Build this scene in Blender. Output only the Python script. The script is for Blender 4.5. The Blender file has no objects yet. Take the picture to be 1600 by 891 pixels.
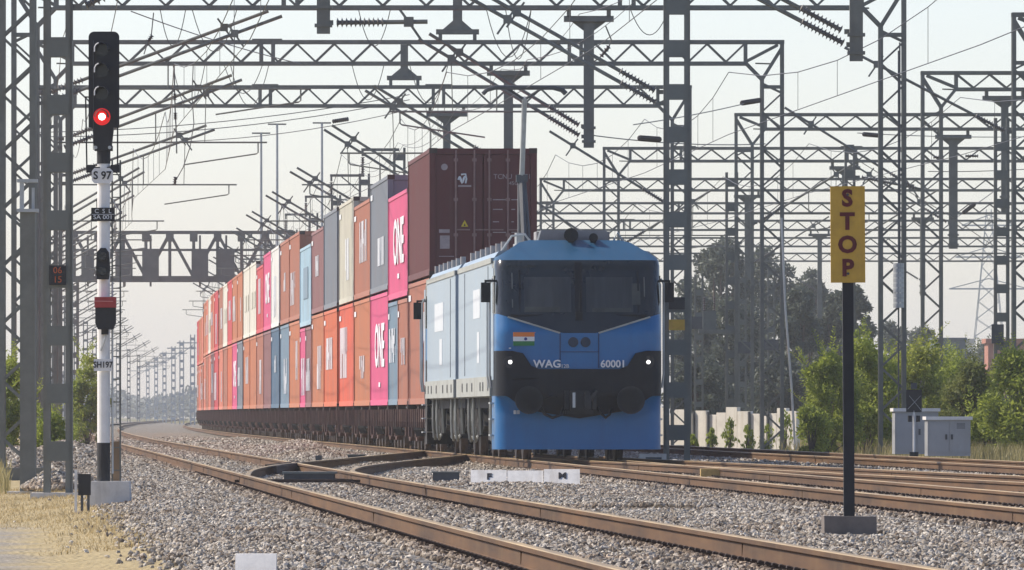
import bpy, math, random
import numpy as np
from mathutils import Vector, Matrix
random.seed(7)
R = math.radians
sc = bpy.context.scene
COL = sc.collection
F, VH, CH = 15500.0, 648.0, 0.85      # focal length in photo pixels, horizon row, camera height above rail top

def at(u, v, Y):
    return ((u-800)*Y/F, Y, CH+(VH-v)*Y/F)

# ------------------------------------------------------------------ helpers
class MB:
    def __init__(s): s.v=[]; s.f=[]; s.m=[]; s.mi=0
    def face(s, idx): s.f.append(tuple(idx)); s.m.append(s.mi)
    def box(s, x0,x1,y0,y1,z0,z1):
        b=len(s.v)
        s.v += [(x0,y0,z0),(x1,y0,z0),(x1,y1,z0),(x0,y1,z0),(x0,y0,z1),(x1,y0,z1),(x1,y1,z1),(x0,y1,z1)]
        for q in ((0,3,2,1),(4,5,6,7),(0,1,5,4),(1,2,6,5),(2,3,7,6),(3,0,4,7)): s.face([b+i for i in q])
        return s
    def bar(s, p, q, w, h=None):
        h = h or w
        p=Vector(p); q=Vector(q); d=(q-p)
        if d.length < 1e-6: return s
        d.normalize()
        up = Vector((0,0,1)) if abs(d.z)<.95 else Vector((0,1,0))
        a=d.cross(up).normalized()*(w/2); c=a.cross(d).normalized()*(h/2)
        b=len(s.v)
        for o in (p,q):
            for k in (-a-c, a-c, a+c, -a+c): s.v.append(tuple(o+k))
        for t in ((3,2,1,0),(4,5,6,7),(0,1,5,4),(1,2,6,5),(2,3,7,6),(3,0,4,7)): s.face([b+i for i in t])
        return s
    def tube(s, pts, r, n=6, caps=True):
        pts=[Vector(p) for p in pts]; b=len(s.v)
        rs = r if isinstance(r,(list,tuple)) else [r]*len(pts)
        prev=None
        for i,p in enumerate(pts):
            d=(pts[min(i+1,len(pts)-1)]-pts[max(i-1,0)])
            d = d.normalized() if d.length>1e-9 else Vector((0,0,1))
            if prev is None:
                up=Vector((0,0,1)) if abs(d.z)<.9 else Vector((1,0,0))
                a=d.cross(up).normalized()
            else:
                a=(prev-d*prev.dot(d)); a = a.normalized() if a.length>1e-6 else d.orthogonal().normalized()
            prev=a; c=d.cross(a)
            for k in range(n):
                t=2*math.pi*k/n
                s.v.append(tuple(p+(a*math.cos(t)+c*math.sin(t))*rs[i]))
        for i in range(len(pts)-1):
            for k in range(n):
                k2=(k+1)%n
                s.face((b+i*n+k, b+i*n+k2, b+(i+1)*n+k2, b+(i+1)*n+k))
        if caps:
            s.face([b+k for k in range(n)][::-1]); s.face([b+(len(pts)-1)*n+k for k in range(n)])
        return s
    def prism(s, outline, y0, y1, axis='y'):
        n=len(outline); b=len(s.v)
        for y in (y0,y1):
            for (p,q) in outline:
                s.v.append({'y':(p,y,q),'x':(y,p,q),'z':(p,q,y)}[axis])
        s.face(range(b+n-1,b-1,-1)); s.face(range(b+n,b+2*n))
        for i in range(n):
            j=(i+1)%n; s.face((b+i,b+j,b+n+j,b+n+i))
        return s
    def insulator(s, p, q, r=.085, n=9):
        p=Vector(p); q=Vector(q); L=(q-p).length; k=max(4,int(L/.075)); pts=[]; rs=[]
        for i in range(k):
            for (t,rr) in ((.1,r*.4),(.35,r),(.6,r*.45)):
                pts.append(p.lerp(q,(i+t)/k)); rs.append(rr)
        return s.tube(pts, rs, n)
    def grid(s, rows, close=False):
        b=len(s.v); n=len(rows[0])
        for r in rows: s.v += [tuple(p) for p in r]
        for i in range(len(rows)-1):
            for k in range(n-1):
                s.face((b+i*n+k,b+i*n+k+1,b+(i+1)*n+k+1,b+(i+1)*n+k))
        return s
    def build(s, name, mat, parent=None, smooth=False, loc=None):
        me=bpy.data.meshes.new(name); me.from_pydata(s.v,[],s.f)
        for m in (mat if isinstance(mat,(list,tuple)) else [mat]): me.materials.append(m)
        if any(s.m): me.polygons.foreach_set('material_index', s.m)
        if smooth: me.polygons.foreach_set('use_smooth',[True]*len(s.f))
        me.update()
        o=bpy.data.objects.new(name,me); COL.objects.link(o)
        if parent: o.parent=parent
        if loc: o.location=loc
        return o

def tag(o,label=None,cat=None,group=None,kind=None):
    if label: o['label']=label
    if cat: o['category']=cat
    if group: o['group']=group
    if kind: o['kind']=kind
    return o
def thing(name,label,cat,loc=(0,0,0),rz=0,group=None):
    o=bpy.data.objects.new(name,None); o.empty_display_size=.2; COL.objects.link(o)
    o.location=loc; o.rotation_euler=(0,0,rz)
    return tag(o,label,cat,group)
def dup(root,loc,rz=0,label=None,parent=None):
    c=root.copy(); COL.objects.link(c); c.parent=parent
    if parent is None:
        c.location=loc; c.rotation_euler=(0,0,rz)
        if label: c['label']=label
    for ch in list(root.children): dup(ch,None,parent=c)
    return c
def text(name,string,size,mat,parent,loc,rot=(math.pi/2,0,0),sx=1.0,ext=.004,bold=0.0,align='CENTER'):
    cu=bpy.data.curves.new(name,'FONT'); cu.body=string; cu.size=size; cu.extrude=ext; cu.offset=bold
    cu.align_x=align; cu.align_y='CENTER'; cu.resolution_u=3
    t=bpy.data.objects.new(name,cu); COL.objects.link(t)
    dg=bpy.context.evaluated_depsgraph_get()
    me=bpy.data.meshes.new_from_object(t.evaluated_get(dg))
    bpy.data.objects.remove(t); bpy.data.curves.remove(cu)
    me.name=name; me.materials.clear(); me.materials.append(mat)
    o=bpy.data.objects.new(name,me); COL.objects.link(o); o.parent=parent
    o.location=loc; o.rotation_euler=rot; o.scale=(sx,1,1)
    return o

# ------------------------------------------------------------------ materials
def mat(name, col, rough=.6, metal=0.0, var=.18, scale=3.0, col2=None, bump=0.0, spec=.4, stretch=(1,1,1), dirt=None, dirt_amt=.5, coat=0):
    m=bpy.data.materials.new(name); m.use_nodes=True; nt=m.node_tree; N=nt.nodes; L=nt.links
    p=N['Principled BSDF']; p.inputs['Roughness'].default_value=rough; p.inputs['Metallic'].default_value=metal
    p.inputs['Specular IOR Level'].default_value=spec
    if coat: p.inputs['Coat Weight'].default_value=coat; p.inputs['Coat Roughness'].default_value=.12
    tc=N.new('ShaderNodeTexCoord'); mp=N.new('ShaderNodeMapping'); mp.inputs['Scale'].default_value=stretch
    L.new(tc.outputs['Object'],mp.inputs[0])
    n=N.new('ShaderNodeTexNoise'); n.inputs['Scale'].default_value=scale; n.inputs['Detail'].default_value=6; n.inputs['Roughness'].default_value=.65
    L.new(mp.outputs[0],n.inputs['Vector'])
    cr=N.new('ShaderNodeValToRGB'); a=[max(0,c*(1-var)) for c in col]; b=col2 or [min(1,c*(1+var)) for c in col]
    cr.color_ramp.elements[0].position=.32; cr.color_ramp.elements[1].position=.68
    cr.color_ramp.elements[0].color=(*a,1); cr.color_ramp.elements[1].color=(*b,1)
    L.new(n.outputs[0],cr.inputs[0]); out=cr.outputs[0]
    if dirt:
        mp2=N.new('ShaderNodeMapping'); mp2.inputs['Scale'].default_value=(2.2,.55,.28); L.new(tc.outputs['Object'],mp2.inputs[0])
        n2=N.new('ShaderNodeTexNoise'); n2.inputs['Scale'].default_value=1.7; n2.inputs['Detail'].default_value=8; n2.inputs['Roughness'].default_value=.7
        L.new(mp2.outputs[0],n2.inputs['Vector'])
        c2=N.new('ShaderNodeValToRGB'); c2.color_ramp.elements[0].position=.5; c2.color_ramp.elements[1].position=.78
        c2.color_ramp.elements[1].color=(dirt_amt,)*3+(1,); L.new(n2.outputs[0],c2.inputs[0])
        mx=N.new('ShaderNodeMixRGB'); L.new(c2.outputs[0],mx.inputs[0]); L.new(out,mx.inputs[1]); mx.inputs[2].default_value=(*dirt,1); out=mx.outputs[0]
    L.new(out,p.inputs['Base Color'])
    rr=N.new('ShaderNodeMapRange'); rr.inputs['To Min'].default_value=max(.03,rough-.1); rr.inputs['To Max'].default_value=min(1,rough+.12)
    L.new(n.outputs[0],rr.inputs[0]); L.new(rr.outputs[0],p.inputs['Roughness'])
    if bump:
        bp=N.new('ShaderNodeBump'); bp.inputs['Strength'].default_value=bump; bp.inputs['Distance'].default_value=.03
        L.new(n.outputs[0],bp.inputs['Height']); L.new(bp.outputs[0],p.inputs['Normal'])
    return m
def emit(name,col,st):
    m=bpy.data.materials.new(name); m.use_nodes=True; p=m.node_tree.nodes['Principled BSDF']
    p.inputs['Base Color'].default_value=(*col,1); p.inputs['Emission Color'].default_value=(*col,1); p.inputs['Emission Strength'].default_value=st
    return m
def leafmat(name, dark, light, scale=1.5, transl=.35, bias=-.42):
    m=bpy.data.materials.new(name); m.use_nodes=True; nt=m.node_tree; N=nt.nodes; L=nt.links
    p=N['Principled BSDF']; p.inputs['Roughness'].default_value=.55; p.inputs['Specular IOR Level'].default_value=.25
    g=N.new('ShaderNodeNewGeometry'); cr=N.new('ShaderNodeValToRGB')
    cr.color_ramp.elements[0].color=(*dark,1); cr.color_ramp.elements[1].color=(*light,1)
    tc=N.new('ShaderNodeTexCoord'); n=N.new('ShaderNodeTexNoise'); n.inputs['Scale'].default_value=scale; n.inputs['Detail'].default_value=3
    L.new(tc.outputs['Object'],n.inputs['Vector'])
    ad=N.new('ShaderNodeMath'); ad.operation='MULTIPLY_ADD'; ad.inputs[1].default_value=.55; L.new(g.outputs['Random Per Island'],ad.inputs[0])
    sb=N.new('ShaderNodeMath'); sb.operation='MULTIPLY_ADD'; sb.inputs[1].default_value=1.3; sb.inputs[2].default_value=bias; L.new(n.outputs[0],sb.inputs[0])
    L.new(sb.outputs[0],ad.inputs[2]); L.new(ad.outputs[0],cr.inputs[0]); L.new(cr.outputs[0],p.inputs['Base Color'])
    t=N.new('ShaderNodeBsdfTranslucent'); L.new(cr.outputs[0],t.inputs[0])
    mx=N.new('ShaderNodeMixShader'); mx.inputs[0].default_value=transl
    L.new(p.outputs[0],mx.inputs[1]); L.new(t.outputs[0],mx.inputs[2]); L.new(mx.outputs[0],N['Material Output'].inputs[0])
    return m

STEEL=mat('galvanised_grey_steel',(.165,.168,.148),.55,.2,.2,2.0,dirt=(.12,.10,.085),dirt_amt=.4)
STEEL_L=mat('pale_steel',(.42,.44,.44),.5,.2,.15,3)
STEEL_D=mat('dark_steel',(.075,.08,.085),.6,.1,.25,3)
PLATE=mat('grey_plate',(.15,.158,.142),.6,.1,.12,2)
WIRE=mat('wire_metal',(.12,.12,.12),.5,.4,.1,3)
INSUL=mat('insulator_glaze',(.075,.06,.055),.35,0,.2,4)
INSUL_G=mat('insulator_grey',(.16,.15,.14),.5,0,.2,4)
RAILM=mat('rusty_rail_side',(.10,.052,.022),.8,.1,.45,4,stretch=(1,.04,1),dirt=(.17,.105,.045),dirt_amt=.6)
RAILT=mat('rail_running_surface',(.37,.265,.13),.5,.3,.3,3,stretch=(1,.04,1))
CLIP=mat('rusty_clip',(.05,.033,.025),.8,.1,.3,6)
SLEEP=mat('concrete_sleeper',(.30,.28,.25),.9,0,.2,5,bump=.2)
CONC=mat('grey_concrete',(.55,.54,.52),.9,0,.15,4,bump=.15,dirt=(.2,.18,.15),dirt_amt=.5)
CONC_D=mat('dark_concrete',(.17,.145,.125),.9,0,.2,5,bump=.2)
WHITEP=mat('white_paint',(.72,.71,.69),.6,0,.07,5,dirt=(.45,.41,.35),dirt_amt=.45)
WASH=mat('weathered_whitewash',(.64,.62,.58),.85,0,.12,7,bump=.2,dirt=(.36,.31,.25),dirt_amt=.75)
BLACKP=mat('black_paint',(.018,.018,.02),.55,0,.3,5)
OCHRE=mat('ochre_board',(.56,.33,.045),.5,0,.12,6,dirt=(.36,.22,.06),dirt_amt=.4)
MAROON=mat('maroon_letters',(.11,.012,.012),.55,0,.2,8)
BLUE=mat('loco_blue',(.0008,.115,.31),.38,0,.07,1.2,dirt=(.012,.06,.14),dirt_amt=.3,coat=.25)
BLUE_R=mat('loco_roof_blue',(.010,.065,.135),.45,0,.1,1.5,dirt=(.05,.075,.11),dirt_amt=.4)
SIDEB=mat('loco_side_pale_blue',(.29,.365,.43),.4,0,.05,.9,dirt=(.30,.33,.35),dirt_amt=.4,coat=.15)
SILL=mat('loco_sill_grey',(.33,.34,.31),.6,0,.12,2,dirt=(.18,.15,.11),dirt_amt=.6)
GLASS=mat('cab_glass',(.012,.018,.022),.10,0,.3,1.5,spec=.5)
LOCOBLK=mat('loco_black',(.009,.011,.015),.55,0,.3,3,spec=.2,dirt=(.03,.028,.026),dirt_amt=.5)
UNDER=mat('underframe_dark',(.035,.033,.031),.8,.1,.4,3,dirt=(.13,.09,.06),dirt_amt=.6)
WAGON=mat('wagon_brown',(.095,.052,.042),.8,.1,.35,3,dirt=(.34,.23,.17),dirt_amt=.6)
WHEEL=mat('wheel_steel',(.10,.075,.06),.6,.5,.3,3)
ROOFGREY=mat('roof_box_grey',(.27,.26,.26),.7,0,.15,3)
SAFF=mat('flag_saffron',(.66,.19,.035),.6,0,.05,5)
FWHITE=mat('flag_white',(.72,.72,.70),.6,0,.05,5)
FGREEN=mat('flag_green',(.02,.17,.05),.6,0,.05,5)
LETTER=mat('white_lettering',(.68,.70,.72),.6,0,.08,9)
YEL=mat('warning_yellow',(.62,.47,.03),.6,0,.1,9)
LAMPW=emit('lit_headlight',(1,.98,.94),2.5)
LAMPR=emit('lit_red_lamp',(1,.62,.55),5.0)
LAMPR2=emit('lit_red_rim',(1,.02,.02),.25)
BUFM=mat('buffer_grey',(.022,.024,.027),.5,.1,.3,3,spec=.25,dirt=(.05,.043,.037),dirt_amt=.5)
PLAC=mat('placard_pale',(.52,.55,.57),.6,0,.06,4)
LENS=mat('dark_lens',(.02,.022,.024),.15,0,.2,5)
CAB=mat('cabinet_grey',(.34,.35,.36),.5,.1,.06,3,dirt=(.27,.25,.22),dirt_amt=.4)
ROCKWALL=mat('whitewashed_wall',(.74,.70,.62),.9,0,.1,1.5,dirt=(.45,.38,.28),dirt_amt=.6)
REDHOOD=mat('red_hood',(.34,.045,.045),.5,0,.15,8)
BUILDG=mat('building_blue_grey',(.10,.125,.15),.8,0,.08,.6)
BUILDW=mat('building_cream',(.62,.58,.52),.9,0,.1,1)
BUILDR=mat('building_red_roof',(.36,.16,.11),.9,0,.15,1)
WINDARK=mat('window_dark',(.03,.035,.04),.2,0,.2,2)
BARK=mat('bark',(.13,.10,.075),.9,0,.3,5,bump=.4)
LEAF_B=leafmat('bush_leaf',(.035,.085,.014),(.40,.45,.08),1.3,.5,-.24)
LEAF_T=leafmat('tree_leaf',(.06,.075,.06),(.16,.18,.13),.35,.3)  # leaves greyed and lightened to stand in for haze
LEAF_F=leafmat('far_tree_leaf',(.10,.12,.11),(.18,.20,.17),.2,.2)  # paler still: haze over the far woods put into the leaf colour
DRYG=leafmat('dry_grass',(.33,.25,.12),(.62,.50,.28),.9,.3)
GREENG=leafmat('weedy_grass',(.13,.12,.04),(.50,.42,.20),.7,.3)

# ------------------------------------------------------------------ world, sun, camera
SUN_AZ, SUN_EL = -72.0, 42.0
w=bpy.data.worlds.new('World'); sc.world=w; w.use_nodes=True
nt=w.node_tree; bg=nt.nodes['Background']; sky=nt.nodes.new('ShaderNodeTexSky'); sky.sky_type='NISHITA'; sky.sun_disc=False
sky.sun_elevation=R(SUN_EL); sky.sun_rotation=R(SUN_AZ); sky.air_density=.8; sky.dust_density=1.0; sky.ozone_density=.8; sky.altitude=200
tint=nt.nodes.new('ShaderNodeMixRGB'); tint.blend_type='MULTIPLY'; tint.inputs[0].default_value=1; tint.inputs[2].default_value=(.955,.905,.96,1)
nt.links.new(sky.outputs[0],tint.inputs[1]); nt.links.new(tint.outputs[0],bg.inputs[0]); bg.inputs[1].default_value=.15
sl=bpy.data.lights.new('sun','SUN'); sl.energy=4.2; sl.angle=R(.5); sl.color=(1,.91,.78)
so=bpy.data.objects.new('sun',sl); COL.objects.link(so)
sd=Vector((math.sin(R(SUN_AZ))*math.cos(R(SUN_EL)), math.cos(R(SUN_AZ))*math.cos(R(SUN_EL)), math.sin(R(SUN_EL))))
so.rotation_euler=sd.to_track_quat('Z','Y').to_euler(); so.location=(-60,60,80)
cam=bpy.data.cameras.new('camera'); co=bpy.data.objects.new('camera',cam); COL.objects.link(co); sc.camera=co
cam.sensor_fit='HORIZONTAL'; cam.sensor_width=36; cam.lens=36*F/1600; cam.shift_y=(VH-445.5)/1600
co.location=(0,0,CH); co.rotation_euler=(math.pi/2,0,0); cam.clip_start=1; cam.clip_end=8000
sc.view_settings.view_transform='Standard'; sc.view_settings.look='None'; sc.view_settings.exposure=0.46; sc.view_settings.gamma=1
sc.view_settings.use_curve_mapping=False
sc.cycles.use_denoising=True
sc.cycles.max_bounces=6; sc.cycles.diffuse_bounces=3; sc.cycles.glossy_bounces=3; sc.cycles.volume_bounces=1; sc.cycles.transparent_max_bounces=6

# ------------------------------------------------------------------ track lines: X of the centre as a function of Y
def pw(Y, y0, x0, segs):
    """piecewise-linear slope; segs=[(y_end, slope),...] going outwards from y0 upwards, first seg used below y0 too"""
    x=x0; p=y0
    if Y<=y0: return x0+(Y-y0)*segs[0][1]
    for ye,s in segs:
        if Y<=ye: return x+(Y-p)*s
        x+=(ye-p)*s; p=ye
    return x+(Y-p)*segs[-1][1]
FAR=[(420,-.0475),(500,-.0455),(650,-.041),(800,-.037),(1000,-.032),(9000,-.027)]
def A(Y): return pw(Y,100,4.27-5.11,[(340,-.0511)]+FAR)
def B(Y): return pw(Y,185,1.25,[(225,-.048),(340,-.0505)]+FAR) if Y>185 else 1.25-.045*(Y-185)
def D(Y): return pw(Y,182,8.3,[(340,-.0505)]+FAR)
def Cc(Y): return 4.34-.085*(Y-160.7) if Y<190 else 1.85-.07*(Y-190)
G2=.873   # half of rail centre distance

def smooth(o):
    o.data.polygons.foreach_set('use_smooth',[True]*len(o.data.polygons)); return o
PROFILE=[(-.075,-.172),(.075,-.172),(.075,-.160),(.018,-.138),(.013,-.05),(.036,-.036),(.036,-.006),(.028,0),(-.028,0),(-.036,-.006),(-.036,-.036),(-.013,-.05),(-.018,-.138),(-.075,-.160)]
def rail_mesh(pts, dz=0.0):
    m=MB(); n=len(PROFILE); b=0
    for i,(x,y) in enumerate(pts):
        for (px,pz) in PROFILE: m.v.append((x+px,y,pz+dz))
    for i in range(len(pts)-1):
        for k in range(n):
            k2=(k+1)%n; m.mi = 1 if k in (6,7,8) else 0
            m.face((i*n+k,i*n+k2,(i+1)*n+k2,(i+1)*n+k))
    m.mi=0; m.face(range(n-1,-1,-1)); m.face([(len(pts)-1)*n+k for k in range(n)])
    return m
def ysteps(y0,y1,st):
    n=max(1,int(round((y1-y0)/st))); return [y0+(y1-y0)*i/n for i in range(n+1)]
def track(name,label,fn,y0,y1,ys0=None,ys1=None,yc1=None,dz=0.0,sleepers=True):
    r=thing(name,label,'railway track'); r['kind']='structure'
    for s in (-1,1):
        rail_mesh([(fn(y)+s*G2,y) for y in ysteps(y0,y1,6)],dz).build('rail',[RAILM,RAILT],r)
        # fishplates
        j=MB()
        for y in np.arange(y0+7+s*2,min(y1,260),26.0):
            for q in (-1,1): j.box(fn(y)+s*G2+q*.014-.006,fn(y)+s*G2+q*.014+.006,y-.03,y+.03,-.13,-.045)
        o=j.build('weld_collar',RAILM,r); o['kind']='stuff'
    if sleepers:
        sm=MB(); cm=MB()
        y=ys0 if ys0 is not None else y0
        rnd=random.Random(3)
        while y<(ys1 or y1):
            x=fn(y)
            sm.box(x-1.37,x+1.37,y-.11,y+.11,-.40,-.178+rnd.uniform(-.006,0))
            if y<(yc1 or 180):
                for s in (-1,1):
                    for q in (-1,1):
                        cx=x+s*G2+q*.10
                        cm.box(cx-.055,cx+.055,y-.07,y+.07,-.185,-.145)
                        cm.tube([(cx-.04*q,y-.10,-.15),(cx+.04*q,y-.09,-.125),(cx+.04*q,y+.09,-.125),(cx-.03*q,y+.1,-.15)],.013,5)
            y+=.6
        tag(sm.build('sleeper',SLEEP,r),kind='stuff'); 
        if cm.v: tag(cm.build('rail_clip',CLIP,r),kind='stuff')
    return r
track('railway_track','rusty near track running from lower right past the signal mast',A,34,1900,ys0=40,ys1=320,yc1=170)
track('railway_track','track that the blue locomotive and its container wagons stand on',B,60,1900,ys0=70,ys1=186,yc1=170)
track('railway_track','rusty track to the right of the locomotive, beyond the stop board',D,120,1400,ys0=130,ys1=330,yc1=200)
track('railway_track','siding track curving off to the right between the locomotive and grey cabinets',Cc,40,203,ys0=60,ys1=198,yc1=180,dz=-.004)
def poly(pts,y):
    for (a,b) in zip(pts,pts[1:]):
        if a[0]<=y<=b[0]:
            return a[1]+(b[1]-a[1])*(y-a[0])/(b[0]-a[0])
    return pts[-1][1]
def catm(pts,n=6):
    out=[]
    for i in range(len(pts)-1):
        p0=pts[max(i-1,0)];p1=pts[i];p2=pts[i+1];p3=pts[min(i+2,len(pts)-1)]
        for k in range(n):
            t=k/n
            out.append(tuple(.5*((2*p1[j])+(-p0[j]+p2[j])*t+(2*p0[j]-5*p1[j]+4*p2[j]-p3[j])*t*t+(-p0[j]+3*p1[j]-3*p2[j]+p3[j])*t**3) for j in (0,1)))
    out.append(pts[-1]); return out
xo=thing('crossover_track','dark switch rails crossing from the near track over to the train',"railway track"); xo['kind']='structure'
Lp=[(140,A(140)-G2+.03),(154,-4.02),(168,-4.04),(177,-3.85),(195,-3.28),(214,-2.72),(236,-2.05)]
Rp=[(138,A(138)+G2+.03),(150,-2.40),(161.7,-2.50),(171,-2.35),(188,-1.85),(202,-1.32),(216,-.92),(240,-.58)]
for P in (Lp,Rp):
    rail_mesh([(x,y) for (y,x) in catm(P)],-.004).build('rail',[RAILM,RAILT],xo)
# check rails, frog wings and slide plates of the switch
fm=MB()
for (y0,y1,off) in ((168,180,-.12),(163,174,.14)):
    fm.v and None
    pts=[(poly(Lp,y)+off,y) for y in ysteps(y0,y1,2)]
    for a,b in zip(pts,pts[1:]): fm.bar((a[0],a[1],-.06),(b[0],b[1],-.06),.05,.13)
for y in np.arange(141,163,1.2):
    for x in (A(y)-G2+.14, A(y)+G2-.14): fm.box(x-.16,x+.16,y-.12,y+.12,-.176,-.150)
fm.box(A(143.3)-.95,A(143.3)+1.5,143.2,143.32,-.13,-.09); fm.box(A(146)-.85,A(146)+.85,145.9,146.1,-.14,-.10)
fm.build('switch_fitting',CLIP,xo)
# crossing timbers
tm=MB()
for y in np.arange(147,232,.6):
    xa=poly(Lp,y)-.5; xb=poly(Rp,min(y,240))+.5
    tm.box(xa,xb,y-.11,y+.11,-.38,-.186)
tag(tm.build('sleeper',SLEEP,xo),kind='stuff')
pm=thing('point_machine','low dark switch machine box in the ballast beside the switch rails','machine',(-3.05,149.5,-.2))
MB().box(-.38,.38,-.35,.35,0,.16).build('casing',STEEL_D,pm)
MB().box(-.41,.41,-.38,.38,.16,.19).build('lid',PLATE,pm)
MB().bar((.38,0,.06),(.95,0,.06),.05).build('throw_rod',STEEL_D,pm)

# ------------------------------------------------------------------ ground
def gz(X,Y):
    d=X-A(Y)
    z=-.215
    if d<-2.4: z=-.215-.14*min(1,(-2.4-d)/1.6)
    e=X-D(Y)
    if e>2.2: z=-.215-.10*min(1,(e-2.2)/2)
    return z
ys=[-80,-20,20]+list(np.arange(40,260,2.0))+list(np.arange(260,460,8))+list(np.arange(460,900,40))+[900,1000,1200,1500,2000,2600,3050]
xsn=[-3050,-1200,-500,-200,-90,-60,-45,-36]+list(np.arange(-30,30.1,.5))+[36,45,60,90,200,500,1200,3050]
g=MB()
rg=random.Random(5)
nx=len(xsn)
for Y in ys:
    for x in xsn:
        g.v.append((x,Y,gz(x,Y)+(rg.uniform(-.012,.012) if 40<Y<400 else 0)))
for i in range(len(ys)-1):
    for k in range(nx-1): g.face((i*nx+k,i*nx+k+1,(i+1)*nx+k+1,(i+1)*nx+k))
def ground_mat():
    m=bpy.data.materials.new('ground_ballast_and_soil'); m.use_nodes=True; nt=m.node_tree; N=nt.nodes; L=nt.links; p=N['Principled BSDF']
    p.inputs['Roughness'].default_value=.95; p.inputs['Specular IOR Level'].default_value=.15
    tc=N.new('ShaderNodeTexCoord'); sp=N.new('ShaderNodeSeparateXYZ'); L.new(tc.outputs['Object'],sp.inputs[0])
    def math_(op,a,b=None,c=None):
        n=N.new('ShaderNodeMath'); n.operation=op
        for i,v in enumerate((a,b,c)):
            if v is None: continue
            if isinstance(v,(int,float)): n.inputs[i].default_value=v
            else: L.new(v,n.inputs[i])
        return n.outputs[0]
    d=math_('ADD',math_('MULTIPLY',sp.outputs['Y'],.0511),math_('SUBTRACT',sp.outputs['X'],4.27))   # distance right of near track
    def noise(s,det=6,st=(1,1,1)):
        mp=N.new('ShaderNodeMapping'); mp.inputs['Scale'].default_value=st; L.new(tc.outputs['Object'],mp.inputs[0])
        n=N.new('ShaderNodeTexNoise'); n.inputs['Scale'].default_value=s; n.inputs['Detail'].default_value=det; n.inputs['Roughness'].default_value=.65; L.new(mp.outputs[0],n.inputs['Vector']); return n.outputs[0]
    def ramp(f,stops):
        c=N.new('ShaderNodeValToRGB'); e=c.color_ramp.elements
        while len(e)<len(stops): e.new(.5)
        for k,(pos,col) in enumerate(stops): e[k].position=pos; e[k].color=(*col,1)
        L.new(f,c.inputs[0]); return c.outputs[0]
    v=N.new('ShaderNodeTexVoronoi'); v.inputs['Scale'].default_value=17; L.new(tc.outputs['Object'],v.inputs['Vector'])
    sepc=N.new('ShaderNodeSeparateColor'); L.new(v.outputs['Color'],sepc.inputs[0])
    bal=ramp(math_('ADD',math_('MULTIPLY',sepc.outputs[0],.6),math_('MULTIPLY',noise(.35,5),.55)),[(.15,(.09,.075,.06)),(.55,(.20,.175,.14)),(.95,(.36,.325,.27))])
    dirt=ramp(noise(1.1,8),[(.3,(.22,.195,.155)),(.7,(.36,.325,.27))])
    gras=ramp(noise(2.2,8,(1,.5,1)),[(.3,(.33,.26,.14)),(.7,(.46,.375,.21))])
    weed=ramp(noise(1.5,8),[(.3,(.10,.10,.04)),(.7,(.26,.22,.10))])
    edge=math_('MULTIPLY',math_('SUBTRACT',noise(.6,4),.5),1.6)
    dd=math_('ADD',d,edge)
    def mixc(f,a,b):
        n=N.new('ShaderNodeMixRGB'); L.new(f,n.inputs[0]); L.new(a,n.inputs[1]); L.new(b,n.inputs[2]); return n.outputs[0]
    def step(x,lo,hi):
        n=N.new('ShaderNodeMapRange'); L.new(x,n.inputs[0]); n.inputs[1].default_value=lo; n.inputs[2].default_value=hi; n.clamp=True; return n.outputs[0]
    c=mixc(step(dd,-2.7,-3.1),bal,gras)
    path=math_('MULTIPLY',step(dd,-3.9,-4.4),step(sp.outputs['Y'],110,101))
    c=mixc(path,c,dirt)
    far_left=math_('MULTIPLY',step(dd,-5.5,-7),step(sp.outputs['Y'],150,170))
    c=mixc(far_left,c,weed)
    c=mixc(step(dd,16.6,17.6),c,weed)
    L.new(c,p.inputs['Base Color'])
    bp=N.new('ShaderNodeBump'); bp.inputs['Strength'].default_value=.8; bp.inputs['Distance'].default_value=.04
    L.new(math_('ADD',v.outputs['Distance'],noise(9,5)),bp.inputs['Height']); L.new(bp.outputs[0],p.inputs['Normal'])
    return m
tag(smooth(g.build('ground',ground_mat())),'stony railway ground under the tracks with dry soil at the sides',kind='structure')

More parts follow.
